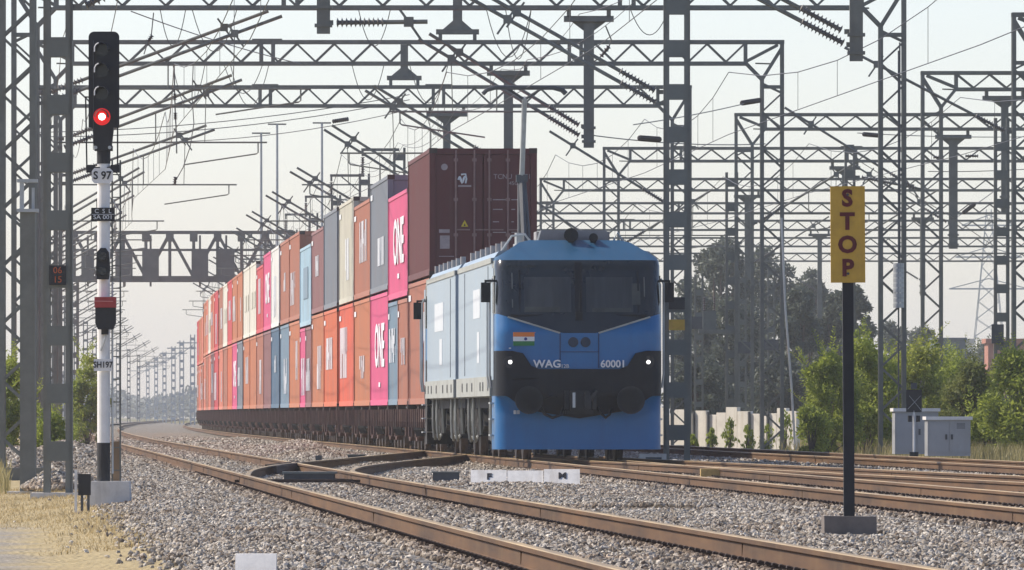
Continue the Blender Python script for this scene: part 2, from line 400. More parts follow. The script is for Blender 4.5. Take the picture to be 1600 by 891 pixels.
# --- ballast stones: one object, points carry instances of six angular stones
def stone_mat():
    m=bpy.data.materials.new('ballast_stone'); m.use_nodes=True; nt=m.node_tree; N=nt.nodes; L=nt.links; p=N['Principled BSDF']
    p.inputs['Roughness'].default_value=.9; p.inputs['Specular IOR Level'].default_value=.2
    oi=N.new('ShaderNodeObjectInfo'); c=N.new('ShaderNodeValToRGB'); e=c.color_ramp.elements
    e[0].position=0; e[0].color=(.13,.10,.075,1); e[1].position=1; e[1].color=(.66,.60,.50,1)
    for pos,col in ((.3,(.24,.205,.16)),(.6,(.35,.31,.255)),(.85,(.47,.425,.36))):
        k=e.new(pos); k.color=(*col,1)
    L.new(oi.outputs['Random'],c.inputs[0])
    tc=N.new('ShaderNodeTexCoord'); n=N.new('ShaderNodeTexNoise'); n.inputs['Scale'].default_value=3; L.new(tc.outputs['Object'],n.inputs['Vector'])
    mx=N.new('ShaderNodeMixRGB'); mx.blend_type='MULTIPLY'; mx.inputs[0].default_value=.5; L.new(c.outputs[0],mx.inputs[1]); L.new(n.outputs[0],mx.inputs[2])
    gm=N.new('ShaderNodeMixRGB'); gm.blend_type='MULTIPLY'; gm.inputs[0].default_value=1; gm.inputs[2].default_value=(1.35,1.35,1.35,1); L.new(mx.outputs[0],gm.inputs[1])
    sp=N.new('ShaderNodeSeparateXYZ'); L.new(oi.outputs['Location'],sp.inputs[0])
    def mt(op,a,b):
        n_=N.new('ShaderNodeMath'); n_.operation=op
        for i_,v_ in enumerate((a,b)):
            if v_ is None: continue
            if isinstance(v_,(int,float)): n_.inputs[i_].default_value=v_
            else: L.new(v_,n_.inputs[i_])
        return n_.outputs[0]
    nn=N.new('ShaderNodeTexNoise'); nn.inputs['Scale'].default_value=.35; nn.inputs['Detail'].default_value=4; L.new(oi.outputs['Location'],nn.inputs['Vector'])
    fac=None
    for sl_,c_ in ((.0511,4.27),(.045,9.575)):
        d_=mt('ABSOLUTE',mt('SUBTRACT',mt('ABSOLUTE',mt('SUBTRACT',mt('ADD',mt('MULTIPLY',sp.outputs[1],sl_),sp.outputs[0]),c_),None),.873),None)
        mr=N.new('ShaderNodeMapRange'); L.new(d_,mr.inputs[0]); mr.inputs[1].default_value=.5; mr.inputs[2].default_value=.08; mr.inputs[3].default_value=0; mr.inputs[4].default_value=.75
        fac=mr.outputs[0] if fac is None else mt('MAXIMUM',fac,mr.outputs[0])
    pr=N.new('ShaderNodeMapRange'); L.new(nn.outputs[0],pr.inputs[0]); pr.inputs[1].default_value=.5; pr.inputs[2].default_value=.72; pr.inputs[4].default_value=.65
    fac=mt('MAXIMUM',fac,pr.outputs[0])
    ru=N.new('ShaderNodeMixRGB'); ru.blend_type='MULTIPLY'; L.new(fac,ru.inputs[0]); L.new(gm.outputs[0],ru.inputs[1]); ru.inputs[2].default_value=(.62,.47,.36,1)
    L.new(ru.outputs[0],p.inputs['Base Color']); return m
rng=np.random.default_rng(11)
def on_rail_clear(X,Y,fns):
    ok=np.ones(len(X),bool)
    return ok
vA=np.vectorize(A); vB=np.vectorize(B); vD=np.vectorize(D); vC=np.vectorize(Cc)
pts=[]; scl=[]
for (y0,y1,dens,s0,s1) in ((46,80,260,.014,.030),(80,130,190,.015,.032),(130,200,90,.022,.038),(200,300,40,.03,.052),(300,430,13,.045,.08)):
    xl=-.0516*y1-1.5; xr=.0516*y1+1.5
    n=int((y1-y0)*(xr-xl)*dens)
    X=rng.uniform(xl,xr,n); Y=rng.uniform(y0,y1,n); S=rng.uniform(s0,s1,n)
    a=X-vA(Y); e=X-vD(Y)
    keep=(np.abs(X)<.0516*Y+1.5)&~((np.abs(X-2.99)<.33)&(Y>85.6)&(Y<88.2))&(a>-2.9-rng.exponential(.11,n))&(e<2.6+rng.exponential(.3,n))
    inb=[]
    for f in (vA,vB,vD):
        q=X-f(Y); keep&=~((np.abs(np.abs(q)-G2)<.105))
        inb.append(np.abs(q)<1.25)
    q=X-vC(Y); keep&=~((np.abs(np.abs(q)-G2)<.10)&(Y<190))
    Z=-.205-.14*np.clip((-2.4-a)/1.6,0,1)-.1*np.clip((e-2.2)/2,0,1)+rng.uniform(-.015,.012,n)
    Z+=np.where(inb[0]|inb[1]|inb[2],.034,0)
    # shallow heaps of ballast beside the sleepers
    Z+=np.where((np.abs(a-3.0)<1.2)&(Y>110),.05*np.cos((a-3.0)/1.2*np.pi/2),0)
    pts.append(np.stack([X,Y,Z],1)[keep]); scl.append(S[keep])
# heap of spare ballast by the left masts, and a bank between the two tracks
hp=[];hs=[]
for (cx,cy,rx,ry,h,n) in ((-6.9,152,.55,5,.22,1500),(-9.6,205,1.4,14,.55,7000),(-4.7,238,1.3,14,.26,6000),(-5.95,265,1.3,11,.42,5000)):
    th=rng.uniform(0,2*np.pi,n); rr=np.sqrt(rng.uniform(0,1,n)); X=cx+rx*rr*np.cos(th); Y=cy+ry*rr*np.sin(th)
    Z=-.24+h*(1-rr**1.6)*(.85+.3*np.sin(X*2.1+Y*.4)); hp.append(np.stack([X,Y,Z],1)); hs.append(rng.uniform(.03,.06,n))
P=np.concatenate(pts+hp); S=np.concatenate(scl+hs)
me=bpy.data.meshes.new('ballast'); me.vertices.add(len(P)); me.vertices.foreach_set('co',P.astype(np.float32).ravel())
at_=me.attributes.new('size','FLOAT','POINT'); at_.data.foreach_set('value',S.astype(np.float32))
bo=bpy.data.objects.new('ballast',me); COL.objects.link(bo); tag(bo,'loose grey ballast stones lying around the tracks',kind='stuff')
ng=bpy.data.node_groups.new('stones','GeometryNodeTree')
ng.interface.new_socket('Geometry',in_out='INPUT',socket_type='NodeSocketGeometry'); ng.interface.new_socket('Geometry',in_out='OUTPUT',socket_type='NodeSocketGeometry')
N=ng.nodes; L=ng.links; gi=N.new('NodeGroupInput'); go=N.new('NodeGroupOutput')
gti=N.new('GeometryNodeGeometryToInstance')
for k in range(6):
    ic=N.new('GeometryNodeMeshIcoSphere'); ic.inputs['Radius'].default_value=1; ic.inputs['Subdivisions'].default_value=2 if k<3 else 1
    spn=N.new('GeometryNodeSetPosition'); L.new(ic.outputs[0],spn.inputs[0])
    ns=N.new('ShaderNodeTexNoise'); ns.noise_dimensions='4D'; ns.inputs['W'].default_value=k*7.3; ns.inputs['Scale'].default_value=.9; ns.inputs['Detail'].default_value=1
    vm=N.new('ShaderNodeVectorMath'); vm.operation='SUBTRACT'; vm.inputs[1].default_value=(.5,.5,.5); L.new(ns.outputs['Color'],vm.inputs[0])
    vs=N.new('ShaderNodeVectorMath'); vs.operation='SCALE'; vs.inputs['Scale'].default_value=1.7; L.new(vm.outputs[0],vs.inputs[0])
    L.new(vs.outputs[0],spn.inputs['Offset'])
    tr=N.new('GeometryNodeTransform'); L.new(spn.outputs[0],tr.inputs[0]); tr.inputs['Scale'].default_value=(1+.25*math.sin(k*2),1,.62+.1*math.cos(k*3))
    sm=N.new('GeometryNodeSetMaterial'); sm.inputs['Material'].default_value=stone_mat() if k==0 else bpy.data.materials['ballast_stone']; L.new(tr.outputs[0],sm.inputs[0])
    L.new(sm.outputs[0],gti.inputs[0])
iop=N.new('GeometryNodeInstanceOnPoints'); iop.inputs['Pick Instance'].default_value=True
L.new(gi.outputs[0],iop.inputs['Points']); L.new(gti.outputs[0],iop.inputs['Instance'])
ri=N.new('FunctionNodeRandomValue'); ri.data_type='INT'; ri.inputs['Min'].default_value=0; ri.inputs['Max'].default_value=5
for s_ in ri.inputs:
    if s_.name=='Min' and s_.type=='INT': s_.default_value=0
    if s_.name=='Max' and s_.type=='INT': s_.default_value=5
L.new([o for o in ri.outputs if o.type=='INT'][0],iop.inputs['Instance Index'])
rr=N.new('FunctionNodeRandomValue'); rr.data_type='FLOAT_VECTOR'
[s_ for s_ in rr.inputs if s_.type=='VECTOR'][1].default_value=(6.28,6.28,6.28)
L.new([o for o in rr.outputs if o.type=='VECTOR'][0],iop.inputs['Rotation'])
na=N.new('GeometryNodeInputNamedAttribute'); na.data_type='FLOAT'; na.inputs['Name'].default_value='size'
L.new(na.outputs[0],iop.inputs['Scale']); L.new(iop.outputs[0],go.inputs[0])
mod=bo.modifiers.new('stones','NODES'); mod.node_group=ng

# ------------------------------------------------------------------ grass
def blades(name,label,n,place,hmin,hmax,wd,material,bend=.4):
    m=MB(); r=random.Random(hash(name)%999 if False else len(label))
    for i in range(n):
        p=place(r)
        if p is None: continue
        x,y,z=p; h=r.uniform(hmin,hmax); a=r.uniform(0,6.28); b=r.uniform(.1,bend)*h; ww=wd*r.uniform(.6,1.3)
        dx,dy=math.cos(a),math.sin(a); wx,wy=-dy*ww,dx*ww; k=len(m.v)
        if abs(wx)<ww*.4: wx=ww*.6
        m.v+=[(x-wx,y-wy,z),(x+wx,y+wy,z),(x+dx*b*.4+wx*.7,y+dy*b*.4+wy*.7,z+h*.6),(x+dx*b*.4-wx*.7,y+dy*b*.4-wy*.7,z+h*.6),(x+dx*b,y+dy*b,z+h)]
        m.face((k,k+1,k+2,k+3)); m.face((k+3,k+2,k+4))
    return tag(m.build(name,material),label,kind='stuff')
def pl_left(r):
    Y=r.uniform(84,160); d=r.uniform(-7.2,-2.85)
    if Y<104 and d<-3.75+r.uniform(-.25,.35): return None
    if r.random()<.35 and math.sin(Y*.5+d*2)>0.3: return None
    X=A(Y)+d
    if X<-.0516*Y-.6: return None
    return (X,Y,gz(X,Y)-.02)
blades('dry_grass','short yellow dry grass around the signal and left masts',42000,pl_left,.02,.075,.006,DRYG,1.1)
def pl_left2(r):
    Y=r.uniform(150,215); X=A(Y)+r.uniform(-9,-4.2); return (X,Y,gz(X,Y)-.02)
blades('tall_grass','taller dry grass under the bushes on the left',5000,pl_left2,.15,.5,.012,GREENG,.4)
def pl_right(r):
    Y=r.uniform(208,262); X=D(Y)+r.uniform(2.9,12) if r.random()<.8 else D(Y)+r.uniform(2.7,4)
    if X>.0516*Y+1: return None
    if r.random()<.5 and math.sin(X*2.3)*math.cos(Y*.21)>.15: return None
    return (X,Y,gz(X,Y)-.02)
blades('weedy_grass','straw coloured weeds between the right track and the bushes',15000,pl_right,.12,.62,.011,GREENG,.45)

# ------------------------------------------------------------------ portals, masts, cantilevers
def lattice_column(m, x0, x1, zb, zt, yh=.22, ch=.10, pitch=.95, dg=.045, z_top0=None, z_top1=None):
    t0=z_top0 if z_top0 is not None else zt; t1=z_top1 if z_top1 is not None else zt
    for y in (-yh,yh):
        m.box(x0-ch/2,x0+ch/2,y-ch/2,y+ch/2,zb,t0); m.box(x1-ch/2,x1+ch/2,y-ch/2,y+ch/2,zb,t1)
        z=zb+.2; k=0; top=min(t0,t1)-.1
        while z<top:
            z2=min(z+pitch*.55,top)
            a,b=((x0,x1) if k%2 else (x1,x0))
            m.bar((a,y+.01*(1 if y>0 else -1),z),(b,y+.01*(1 if y>0 else -1),z2),dg)
            z=z2; k+=1
    for x,t in ((x0,t0),(x1,t1)):
        z=zb+.3; k=0
        while z<t-.6:
            m.bar((x,(-yh if k%2 else yh),z),(x,(yh if k%2 else -yh),z+.55),dg); z+=.55; k+=1
def portal(label,Y,xl,xr,zt=11.25,cl=True,cr=True,dep=.60,vert=(),light=False):
    r=thing('portal_gantry',label,'gantry',(xl,Y,0),0,'lattice portals carrying the overhead wires')
    W=xr-xl; ch=.105; cw=.56; yh=.22
    for side,on in ((0,cl),(1,cr)):
        if not on: continue
        s=1 if side==0 else -1; xo_=0 if side==0 else W
        m=MB(); xi=xo_+s*cw
        lattice_column(m, xo_, xi, -.3, zt-.05, yh, ch, z_top0=zt-ch/2-.003, z_top1=zt-1.05)
        for y in (-yh,yh):
            m.bar((xo_,y+.004,zt-.15),(xi,y+.004,zt-1.05),ch*.9)
            m.bar((xi,y-.004,zt-1.05),(xo_+s*1.02,y-.004,zt-dep+.02),ch*.85)
            m.bar((xo_,y+.006,zt-1.25),(xi,y+.006,zt-1.25),ch*.8)
        m.box(min(xo_,xi)-.22,max(xo_,xi)+.22,-.45,.45,-.5,-.12)
        m.build('column',STEEL,r)
    m=MB()
    for y in (-yh,yh):
        m.box(-.06 if cl else 0,W+.06 if cr else W,y-ch/2,y+ch/2,zt-ch/2,zt+ch/2)
        m.box(1.0 if cl else 0,W-1.0 if cr else W,y-ch/2,y+ch/2,zt-dep-ch/2,zt-dep+ch/2)
        for xe,s,on in ((1.02,-1,cl),(W-1.02,1,cr)):
            if on:
                m.box(xe-.05,xe+.05,y-.04,y+.04,zt-dep+ch/2,zt-ch/2)
                m.bar((xe,y+.003,zt-dep+.05),(xe+s*.9,y+.003,zt-.08),ch*.75)
        x=1.05 if cl else .1; k=0; end=W-1.05 if cr else W-.1
        n=max(2,int(round((end-x)/.52))); st=(end-x)/n
        for k in range(n):
            za,zb_=(zt-.05,zt-dep+.05) if k%2==0 else (zt-dep+.05,zt-.05)
            yy=y+.012*(1 if y>0 else -1)
            m.bar((x+k*st,yy,za),(x+(k+1)*st,yy,zb_),.05)
        for vx in vert:
            for q in (0,.33): m.box(vx+q-.05,vx+q+.05,y-.06,y+.06,zt-dep-.02,zt+.02)
        for vx in vert: m.box(vx-.25,vx+.58,y-.065,y+.065,zt+ch/2-.03,zt+ch/2+.035)
    x=.6
    while x<W-.6:
        for z in (zt,zt-dep): m.bar((x,-yh,z),(x+.5,yh,z),.04)
        x+=1.3
    m.build('beam',STEEL,r)
    return r
def drop_post(root, X, zb, ztop, w_=.22, up=False, width=1.35):
    """T-headed post bolted under (or, up=True, on top of) a portal beam; X is world"""
    x=X-root.location.x; m=MB()
    if not up:
        m.box(x-w_/2,x+w_/2,-.11,.11,zb,ztop-.32)
        m.prism([(x-w_/2,ztop-.55),(x+w_/2,ztop-.55),(x+.42,ztop-.33),(x-.42,ztop-.33)],-.06,.06)
        m.box(x-width/2,x+width/2,-.2,.2,ztop-.335,ztop-.20)
        for q in (-1,1): m.box(x+q*(width/2-.12)-.05,x+q*(width/2-.12)+.05,-.2,.2,ztop-.22,ztop)
        for z in (zb+.12,zb+.45): m.box(x-w_/2-.04,x+w_/2+.04,-.14,.14,z,z+.06)
    else:
        m.box(x-w_/2,x+w_/2,-.11,.11,ztop+.2,zb)
        m.prism([(x-.42,ztop+.30),(x+.42,ztop+.30),(x+w_/2,ztop+.55),(x-w_/2,ztop+.55)],-.06,.06)
        m.box(x-width/2,x+width/2,-.2,.2,ztop+.17,ztop+.305)
        for q in (-1,1): m.box(x+q*(width/2-.12)-.05,x+q*(width/2-.12)+.05,-.2,.2,ztop,ztop+.18)
    return m.build('drop_post' if not up else 'upper_post',STEEL,root)
def cantilever(root, x, s, zb, zt, reach, y=0.0, reg=True, second=True, thin=1.0):
    """x local to root, s = side it reaches to"""
    grp=None
    for k in range(2 if second else 1):
        yo=y+(.0 if k==0 else 1.1); dzb=0 if k==0 else .28
        m=MB(); ins=MB()
        p0=Vector((x+s*.18,yo,zb+dzb)); p1=Vector((x+s*reach*(1 if k==0 else .94),yo,zt+dzb*.6)); d=(p1-p0).normalized()
        m.bar((x,yo,zb+dzb),p0,.09)
        m.bar((x,0,zb+dzb),(x,yo,zb+dzb),.10)
        ins.insulator(p0+d*.05,p0+d*.95,.095*thin)
        m.tube([p0+d*.9,p1],.042*thin,7)
        L_=(p1-p0).length
        for t in (.8,):
            c=p0+d*L_*t; m.box(c.x-.09,c.x+.09,yo-.06,yo+.06,c.z-.09,c.z+.09)
            m.bar(c,c+Vector((s*.22,0,-.32)),.045); m.bar(c,c+Vector((-s*.16,0,.22)),.045)
        if reg and k==0:
            c=p0+d*L_*.52; zr=zt-1.75
            xa=x+s*.02; xb=x+s*(reach+.7)
            m.tube([(xa,yo,zr),(xb,yo,zr)],.027*thin,6)
            m.tube([c,(c.x,yo,zr)],.018,5)
            m.tube([(xb-s*.25,yo,zr),(xb-s*.25,yo,zr-.28),(xb-s*.3,yo,zr-.32),(x+s*(reach-1.6),yo,zr-.62)],.02,5)
            m.tube([p0+d*L_*.8,(x+s*(reach*.8),yo,zr)],.012,4)
        o=m.build('cantilever',STEEL,root)
        ins.build('insulator',INSUL_G,o)
ORD=['first','second','third','fourth','fifth','sixth','seventh','eighth','ninth','tenth','eleventh','twelfth','thirteenth','fourteenth','fifteenth','sixteenth','seventeenth','eighteenth','nineteenth','twentieth']
ORD+=['twenty-'+o for o in ORD[:9]]+['thirtieth']

# left family: portals across the train's tracks
L0=portal('nearest lattice portal, crossing above the picture, with two thick hanging posts',181,-9.3,12.6)
drop_post(L0,-3.44,7.80,10.65,.24); drop_post(L0,6.28,7.30,10.65,.24)
cantilever(L0,6.28-L0.location.x,-1,7.6,9.7,4.2,reg=False)
cantilever(L0,-3.44-L0.location.x,1,8.0,8.02,1.9,reg=False,second=False)
L1=portal('grey lattice portal at the top edge of the picture, second from the viewer',239,-12.0,9.44,vert=(6.5,14.6))
drop_post(L1,1.85,7.28,10.65,.25,width=1.2)
cantilever(L1,1.85-L1.location.x,-1,7.55,9.9,4.1); cantilever(L1,.56,1,8.35,10.45,5.9)
L2=portal('wide lattice portal crossing above the maroon container, column ends right of the battened mast',277,-13.3,7.54,vert=(6.3,14.9))
drop_post(L2,-.1,6.9,10.65,.26,width=1.2); drop_post(L2,-1.52,13.2,11.30,.26,up=True,width=1.2)
cantilever(L2,-.1-L2.location.x,-1,7.6,9.9,4.0); cantilever(L2,.56,1,8.3,10.2,5.2)
L3=portal('lattice portal whose right column stands directly behind the tall battened mast',315,-14.9,5.65,vert=(6.9,12.4))
drop_post(L3,-2.07,6.9,10.65,.24,width=1.3); drop_post(L3,-3.42,12.6,11.30,.24,up=True,width=1.1)
cantilever(L3,-2.07-L3.location.x,-1,7.6,9.9,3.9); cantilever(L3,.56,1,8.2,9.9,4.9); cantilever(L3,5.65-L3.location.x-.56,-1,7.55,9.85,3.9,reg=False,second=False)
# right family
Rl=[('rightmost tall lattice portal, its left column cut by the right picture edge',258,13.05),
    ('lattice portal starting just right of the yellow stop board',302,12.5),
    ('lattice portal with its bracketed left corner above the hazy trees',344,7.77),
    ('lattice portal with its left corner above the right side of the locomotive',387.5,3.6),
    ('lattice portal whose left corner touches the maroon container top right edge',438,1.27),
    ('fifth receding lattice beam on the right, just over the locomotive roof',488,-1.3),
    ('sixth receding lattice beam on the right, close above the roof box',532,-3.5),
    ('seventh receding lattice beam on the right, behind the hazy tree tops',584,-6.0),
    ('farthest pale lattice beam on the right, low over the hazy trees',640,-8.6)]
RP=[]
for i,(lab,Y,xl) in enumerate(Rl):
    RP.append(portal(lab,Y,xl,.0516*Y+3.5,vert=((3.0,9.5) if i in(3,5,6) else ()),dep=.5))
drop_post(RP[2],15.3,6.6,10.75,.30,width=1.25); drop_post(RP[3],13.0,7.0,10.75,.22,width=1.2)
drop_post(RP[4],10.4,6.8,10.75,.26,width=1.2); drop_post(RP[5],20.2,6.7,10.75,.26,width=1.1); drop_post(RP[6],16.5,6.0,10.75,.24,width=1.2)
drop_post(RP[1],15.0,7.0,10.75,.22)
for k,(x,s) in ((2,(15.3,-1)),(3,(13.0,1)),(4,(10.4,1)),(5,(20.2,-1)),(6,(16.5,-1))):
    cantilever(RP[k],x-RP[k].location.x,s,7.5,9.6,3.6,reg=False,second=False,thin=.8)
cantilever(RP[2],.56,1,7.5,9.6,3.6,reg=True,second=False); cantilever(RP[3],.56,1,7.5,9.6,3.6,second=False)
cantilever(RP[1],.0,-1,7.7,10.2,4.2,reg=False,second=False,thin=.9)
cantilever(RP[0],.0,-1,8.2,10.4,4.4,reg=False,second=False,thin=.9)
cantilever(RP[3],0,-1,7.5,9.8,3.6,reg=False,second=False); cantilever(RP[4],0,-1,7.5,9.6,3.4,reg=False,second=False)

def mast(label,loc,h=9.4,wd=.45,c=.10,bat=.82,bh=.30,group='battened steel masts along the tracks',name='catenary_mast'):
    r=thing(name,label,'mast',loc,0,group)
    m=MB()
    for s in (-1,1):
        m.box(s*(wd/2)-c/2,s*(wd/2)+c/2,-.10,.10,0,h)
        m.box(s*(wd/2-c*.2)-c*.35,s*(wd/2-c*.2)+c*.35,-.135,-.1005,0,h); m.box(s*(wd/2-c*.2)-c*.35,s*(wd/2-c*.2)+c*.35,.1005,.135,0,h)
    m.build('post',STEEL,r)
    z=.55; far=MB()
    while z<h-.2:
        b=far if group.startswith('masts') else MB()
        b.box(-wd/2+.005,wd/2-.005,-.148,.148,z,z+bh)
        if b is not far: b.build('batten_plate',PLATE,r)
        z+=bat
    if far.v: tag(far.build('batten_plate',PLATE,r),kind='stuff')
    MB().box(-wd/2-.22,wd/2+.22,-.35,.35,-.3,.10).build('footing',CONC,r)
    return r
# big near masts
MR=mast('tall battened mast right beside the locomotive, rising out of the picture',(3.52,212,-.25),10.6,.45,.12,.91,.33)
cantilever(MR,-.22,-1,7.75,10.0,4.2,reg=False); 
s_=MB().box(-.17,.17,-.19,-.165,2.9,3.13).build('marker_plate',OCHRE,MR); MB().box(-.17,.17,-.185,-.16,3.35,3.60).build('number_plate',BLACKP,MR)
ML=mast('dark battened mast between the square post and the signal',(-6.45,141,-.36),8.6,.32,.095,.82,.28)
pl=MB().box(-.12,.12,-.19,-.165,3.05,3.33).build('kilometre_plate',BLACKP,ML)
ORG=mat('orange_figures',(.45,.10,.03),.6,0,.1,9)
text('lettering','06',.13,ORG,pl,(0,-.192,3.255)); text('lettering','15',.13,ORG,pl,(0,-.192,3.125))
cantilever(ML,.16,1,7.0,9.0,4.0,reg=False,second=False)
# square post
sp=thing('steel_post','plain grey steel post with flat cap on the far left','post',(*at(43.5,0,150)[:2],-.34),0)
MB().box(-.115,-.09,-.11,.11,0,4.25).box(.09,.115,-.11,.11,0,4.25).box(-.0899,.0899,-.018,.018,0,4.25).box(-.09,.09,-.105,-.09,0,4.25).build('shaft',STEEL,sp)
MB().box(-.16,.16,-.16,.16,4.25,4.30).build('cap_plate',STEEL_L,sp)
MB().box(-.12,-.06,-.08,.06,4.30,4.7).box(.06,.1,-.05,.05,4.3,4.62).box(-.16,.15,-.1,.1,4.7,4.75).build('bracket',STEEL_L,sp)
MB().box(-.3,.3,-.3,.3,-.3,.03).build('footing',CONC,sp)
# masts right of the train (tips over the train) and left of the near track
MLY=[352,390,428,466,508,552,600,650,705,765,830,900,980,1070,1170,1280,1400]
def std_mast(fn,off,s,Y,lab,h,first=None,cross=True):
    loc=(fn(Y)+off,Y,-.28)
    if first is not None: return dup(first,loc,0,lab)
    r=mast(lab,loc,h,.36,.085,.8,.22,'masts standing in two rows along the tracks')
    cantilever(r,s*.18,s,7.7,9.75,3.7)
    if cross:
        m=MB(); m.box(min(0,s*1.35),max(0,s*1.35),-.05,.05,h-.12,h-.02); m.box(s*1.3-.04,s*1.3+.04,-.04,.04,h-.3,h-.12); m.bar((s*.18,0,h-.7),(s*.9,0,h-.12),.05)
        ca=m.build('cross_arm',STEEL,r); i_=MB(); i_.insulator((s*1.3,0,h-.95),(s*1.3,0,h-.3),.09); i_.build('insulator',INSUL,ca)
    return r
fr=None; fl=None
for i,Y in enumerate(MLY):
    if i<8:
        o=std_mast(B,3.05,-1,Y,'mast rising behind the containers, %s in its row counted from the locomotive'%ORD[i],10.6,fr); fr=fr or o
    o=std_mast(A,-3.25,1,Y,'mast on the left of the near track, %s in its row beyond the lattice portals'%ORD[i],9.6,fl,False); fl=fl or o
fp=None
for i,(Y,u) in enumerate(((1000,301),(1080,284),(1170,271),(1270,257),(1380,244),(1500,231),(1640,216))):
    lab='pale hazy mast just left of the far end of the train, %s in its row'%ORD[i]; loc=(at(u,0,Y)[0],Y,-.28)
    if fp: dup(fp,loc,0,lab)
    else:
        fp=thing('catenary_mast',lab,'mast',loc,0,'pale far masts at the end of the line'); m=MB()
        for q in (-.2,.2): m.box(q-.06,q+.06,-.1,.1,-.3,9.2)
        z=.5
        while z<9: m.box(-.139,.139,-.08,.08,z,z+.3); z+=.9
        m.build('post',STEEL_L,fp); MB().box(-1.6,1.6,-.05,.05,8.3,8.42).bar((-1.5,0,7.0),(.1,0,8.2),.08).build('cross_arm',STEEL_L,fp)  # pale steel stands in for haze on these far masts
# masts on the right
mB=mast('battened mast carrying a small transformer, behind the locomotive right side',(7.62,344,-.3),9.55,.36,.09,.85,.28)
MB().box(-1.15,.2,-.25,.25,3.95,4.10).build('platform',STEEL,mB)
t_=MB().box(-1.0,-.55,-.2,.2,4.1,4.75).build('transformer',PLATE,mB)
i_=MB(); [i_.insulator((-1.0+.22*k+.05,0,4.75),(-1.0+.22*k+.05,0,5.25),.06) for k in (0,1.6)]; i_.build('insulator',INSUL,t_)
MB().bar((-.9,0,4.0),(-.1,0,3.3),.06).build('brace',STEEL,mB)
mC=mast('battened mast behind the yellow stop board',(*at(1328,0,311)[:2],-.3),9.55,.27,.075,.8,.26)
mD=mast('battened mast near the right edge with a dark box on it',(*at(1565,0,286)[:2],-.3),9.7,.36,.09,.82,.26)
MB().box(-.30,.05,-.28,-.14,3.2,3.75).build('control_box',STEEL_D,mD)
cantilever(mC,.13,1,8.6,8.2,2.2,reg=False,second=False,thin=.9)
for i,(u,Y) in enumerate(((1092,400),(1205,470),(1160,430))):
    m_=mast('slender hazy mast in front of the dim trees, %s from the left'%('first','third','second')[i],(*at(u,0,Y)[:2],-.3),(6.8,8.2,7.4)[i],.3,.08,.9,.22)
    MB().box(-.35,.35,-.2,-.13,4.6-i*.4,5.1-i*.4).build('equipment_box',STEEL_D,m_)
# guy pole on L2, counterweight on L1
gp=thing('guy_pole','thin pale guy rod leaning from portal column down to the weeds','rod',(*at(1243,0,262)[:2],-.25))
dx=at(1221,0,262)[0]-at(1243,0,262)[0]
gp_=MB(); gp_.tube([(0,0,0),(dx*.3,0,1.9),(dx*.72,0,3.9),(dx,0,6.3)],.035,6); gp_.build('rod',STEEL_L,gp); MB().box(-.15,.15,-.15,.15,-.15,.06).build('footing',CONC,gp)
cw_=thing('tension_weight','pale stacked counterweight hanging inside a lattice column right of the stop board','weight',(*at(1404,0,238.5)[:2],0))
m=MB()
for k in range(9): m.tube([(0,0,3.42+k*.12),(0,0,3.42+k*.12+.11)],.135,14)
m.build('weight_stack',STEEL_L,cw_); MB().tube([(0,0,.0),(0,0,9.6)],.022,6).build('guide_rod',STEEL_D,cw_); MB().tube([(0.03,0,4.5),(.03,0,9.8)],.02,5).build('wire',WIRE,cw_)

# signal gantry far back
SY=500; ss=F/SY
sg=thing('signal_gantry','wide truss bridge with grey signal backs far behind the containers','gantry',(B(SY)-10,SY,0))
x0=at(116,0,SY)[0]-sg.location.x; x1=at(452,0,SY)[0]-sg.location.x; zb=7.55; zt=at(0,362,SY)[2]
m=MB()
for y in (-.5,.5):
    m.box(x0-.3,x1+.3,y-.08,y+.08,zb-.02,zb+.28); m.box(x0-.3,x1+.3,y-.07,y+.07,zt-.12,zt+.03)
    m.box(x0-.3,x1+.3,y-.04,y+.04,zb+1.55,zb+1.65)
    n=9; st=(x1-x0)/n
    for k in range(n+1):
        x=x0+k*st; m.box(x-.06,x+.06,y-.06,y+.06,zb,zt); m.box(x-.18,x+.18,y-.085,y+.085,zt-.5,zt-.1)
        if k<n:
            if k%2==0: m.bar((x,y+.003,zt-.1),(x+st,y+.003,zb+.2),.13)
            else: m.bar((x,y+.003,zb+.2),(x+st,y+.003,zt-.1),.13)
m.build('truss',STEEL,sg)
for x in (x0,x1):
    l_=MB()
    for q in (-.17,.17): l_.box(x+q-.05,x+q+.05,-.55,-.45,-.3,zb)
    for q in (-.17,.17): l_.box(x+q-.05,x+q+.05,.45,.55,-.3,zb)
    z=.3
    while z<zb-.3: l_.box(x-.2,x+.2,-.57,-.55,z,z+.26); z+=.85
    l_.build('leg',STEEL,sg)
for (u0,u1) in ((128,148),(181,208),(223,249),(300,326),(341,367)):
    xa=at(u0,0,SY)[0]-sg.location.x; xb=at(u1,0,SY)[0]-sg.location.x
    p_=MB().box(xa,xb,-.78,-.62,zb-.02,zb+1.62).build('signal_backboard',PLATE,sg)
    MB().box((xa+xb)/2-.05,(xa+xb)/2+.05,-.62,-.5,zb-.25,zt-.2).build('mounting_pole',STEEL,p_)

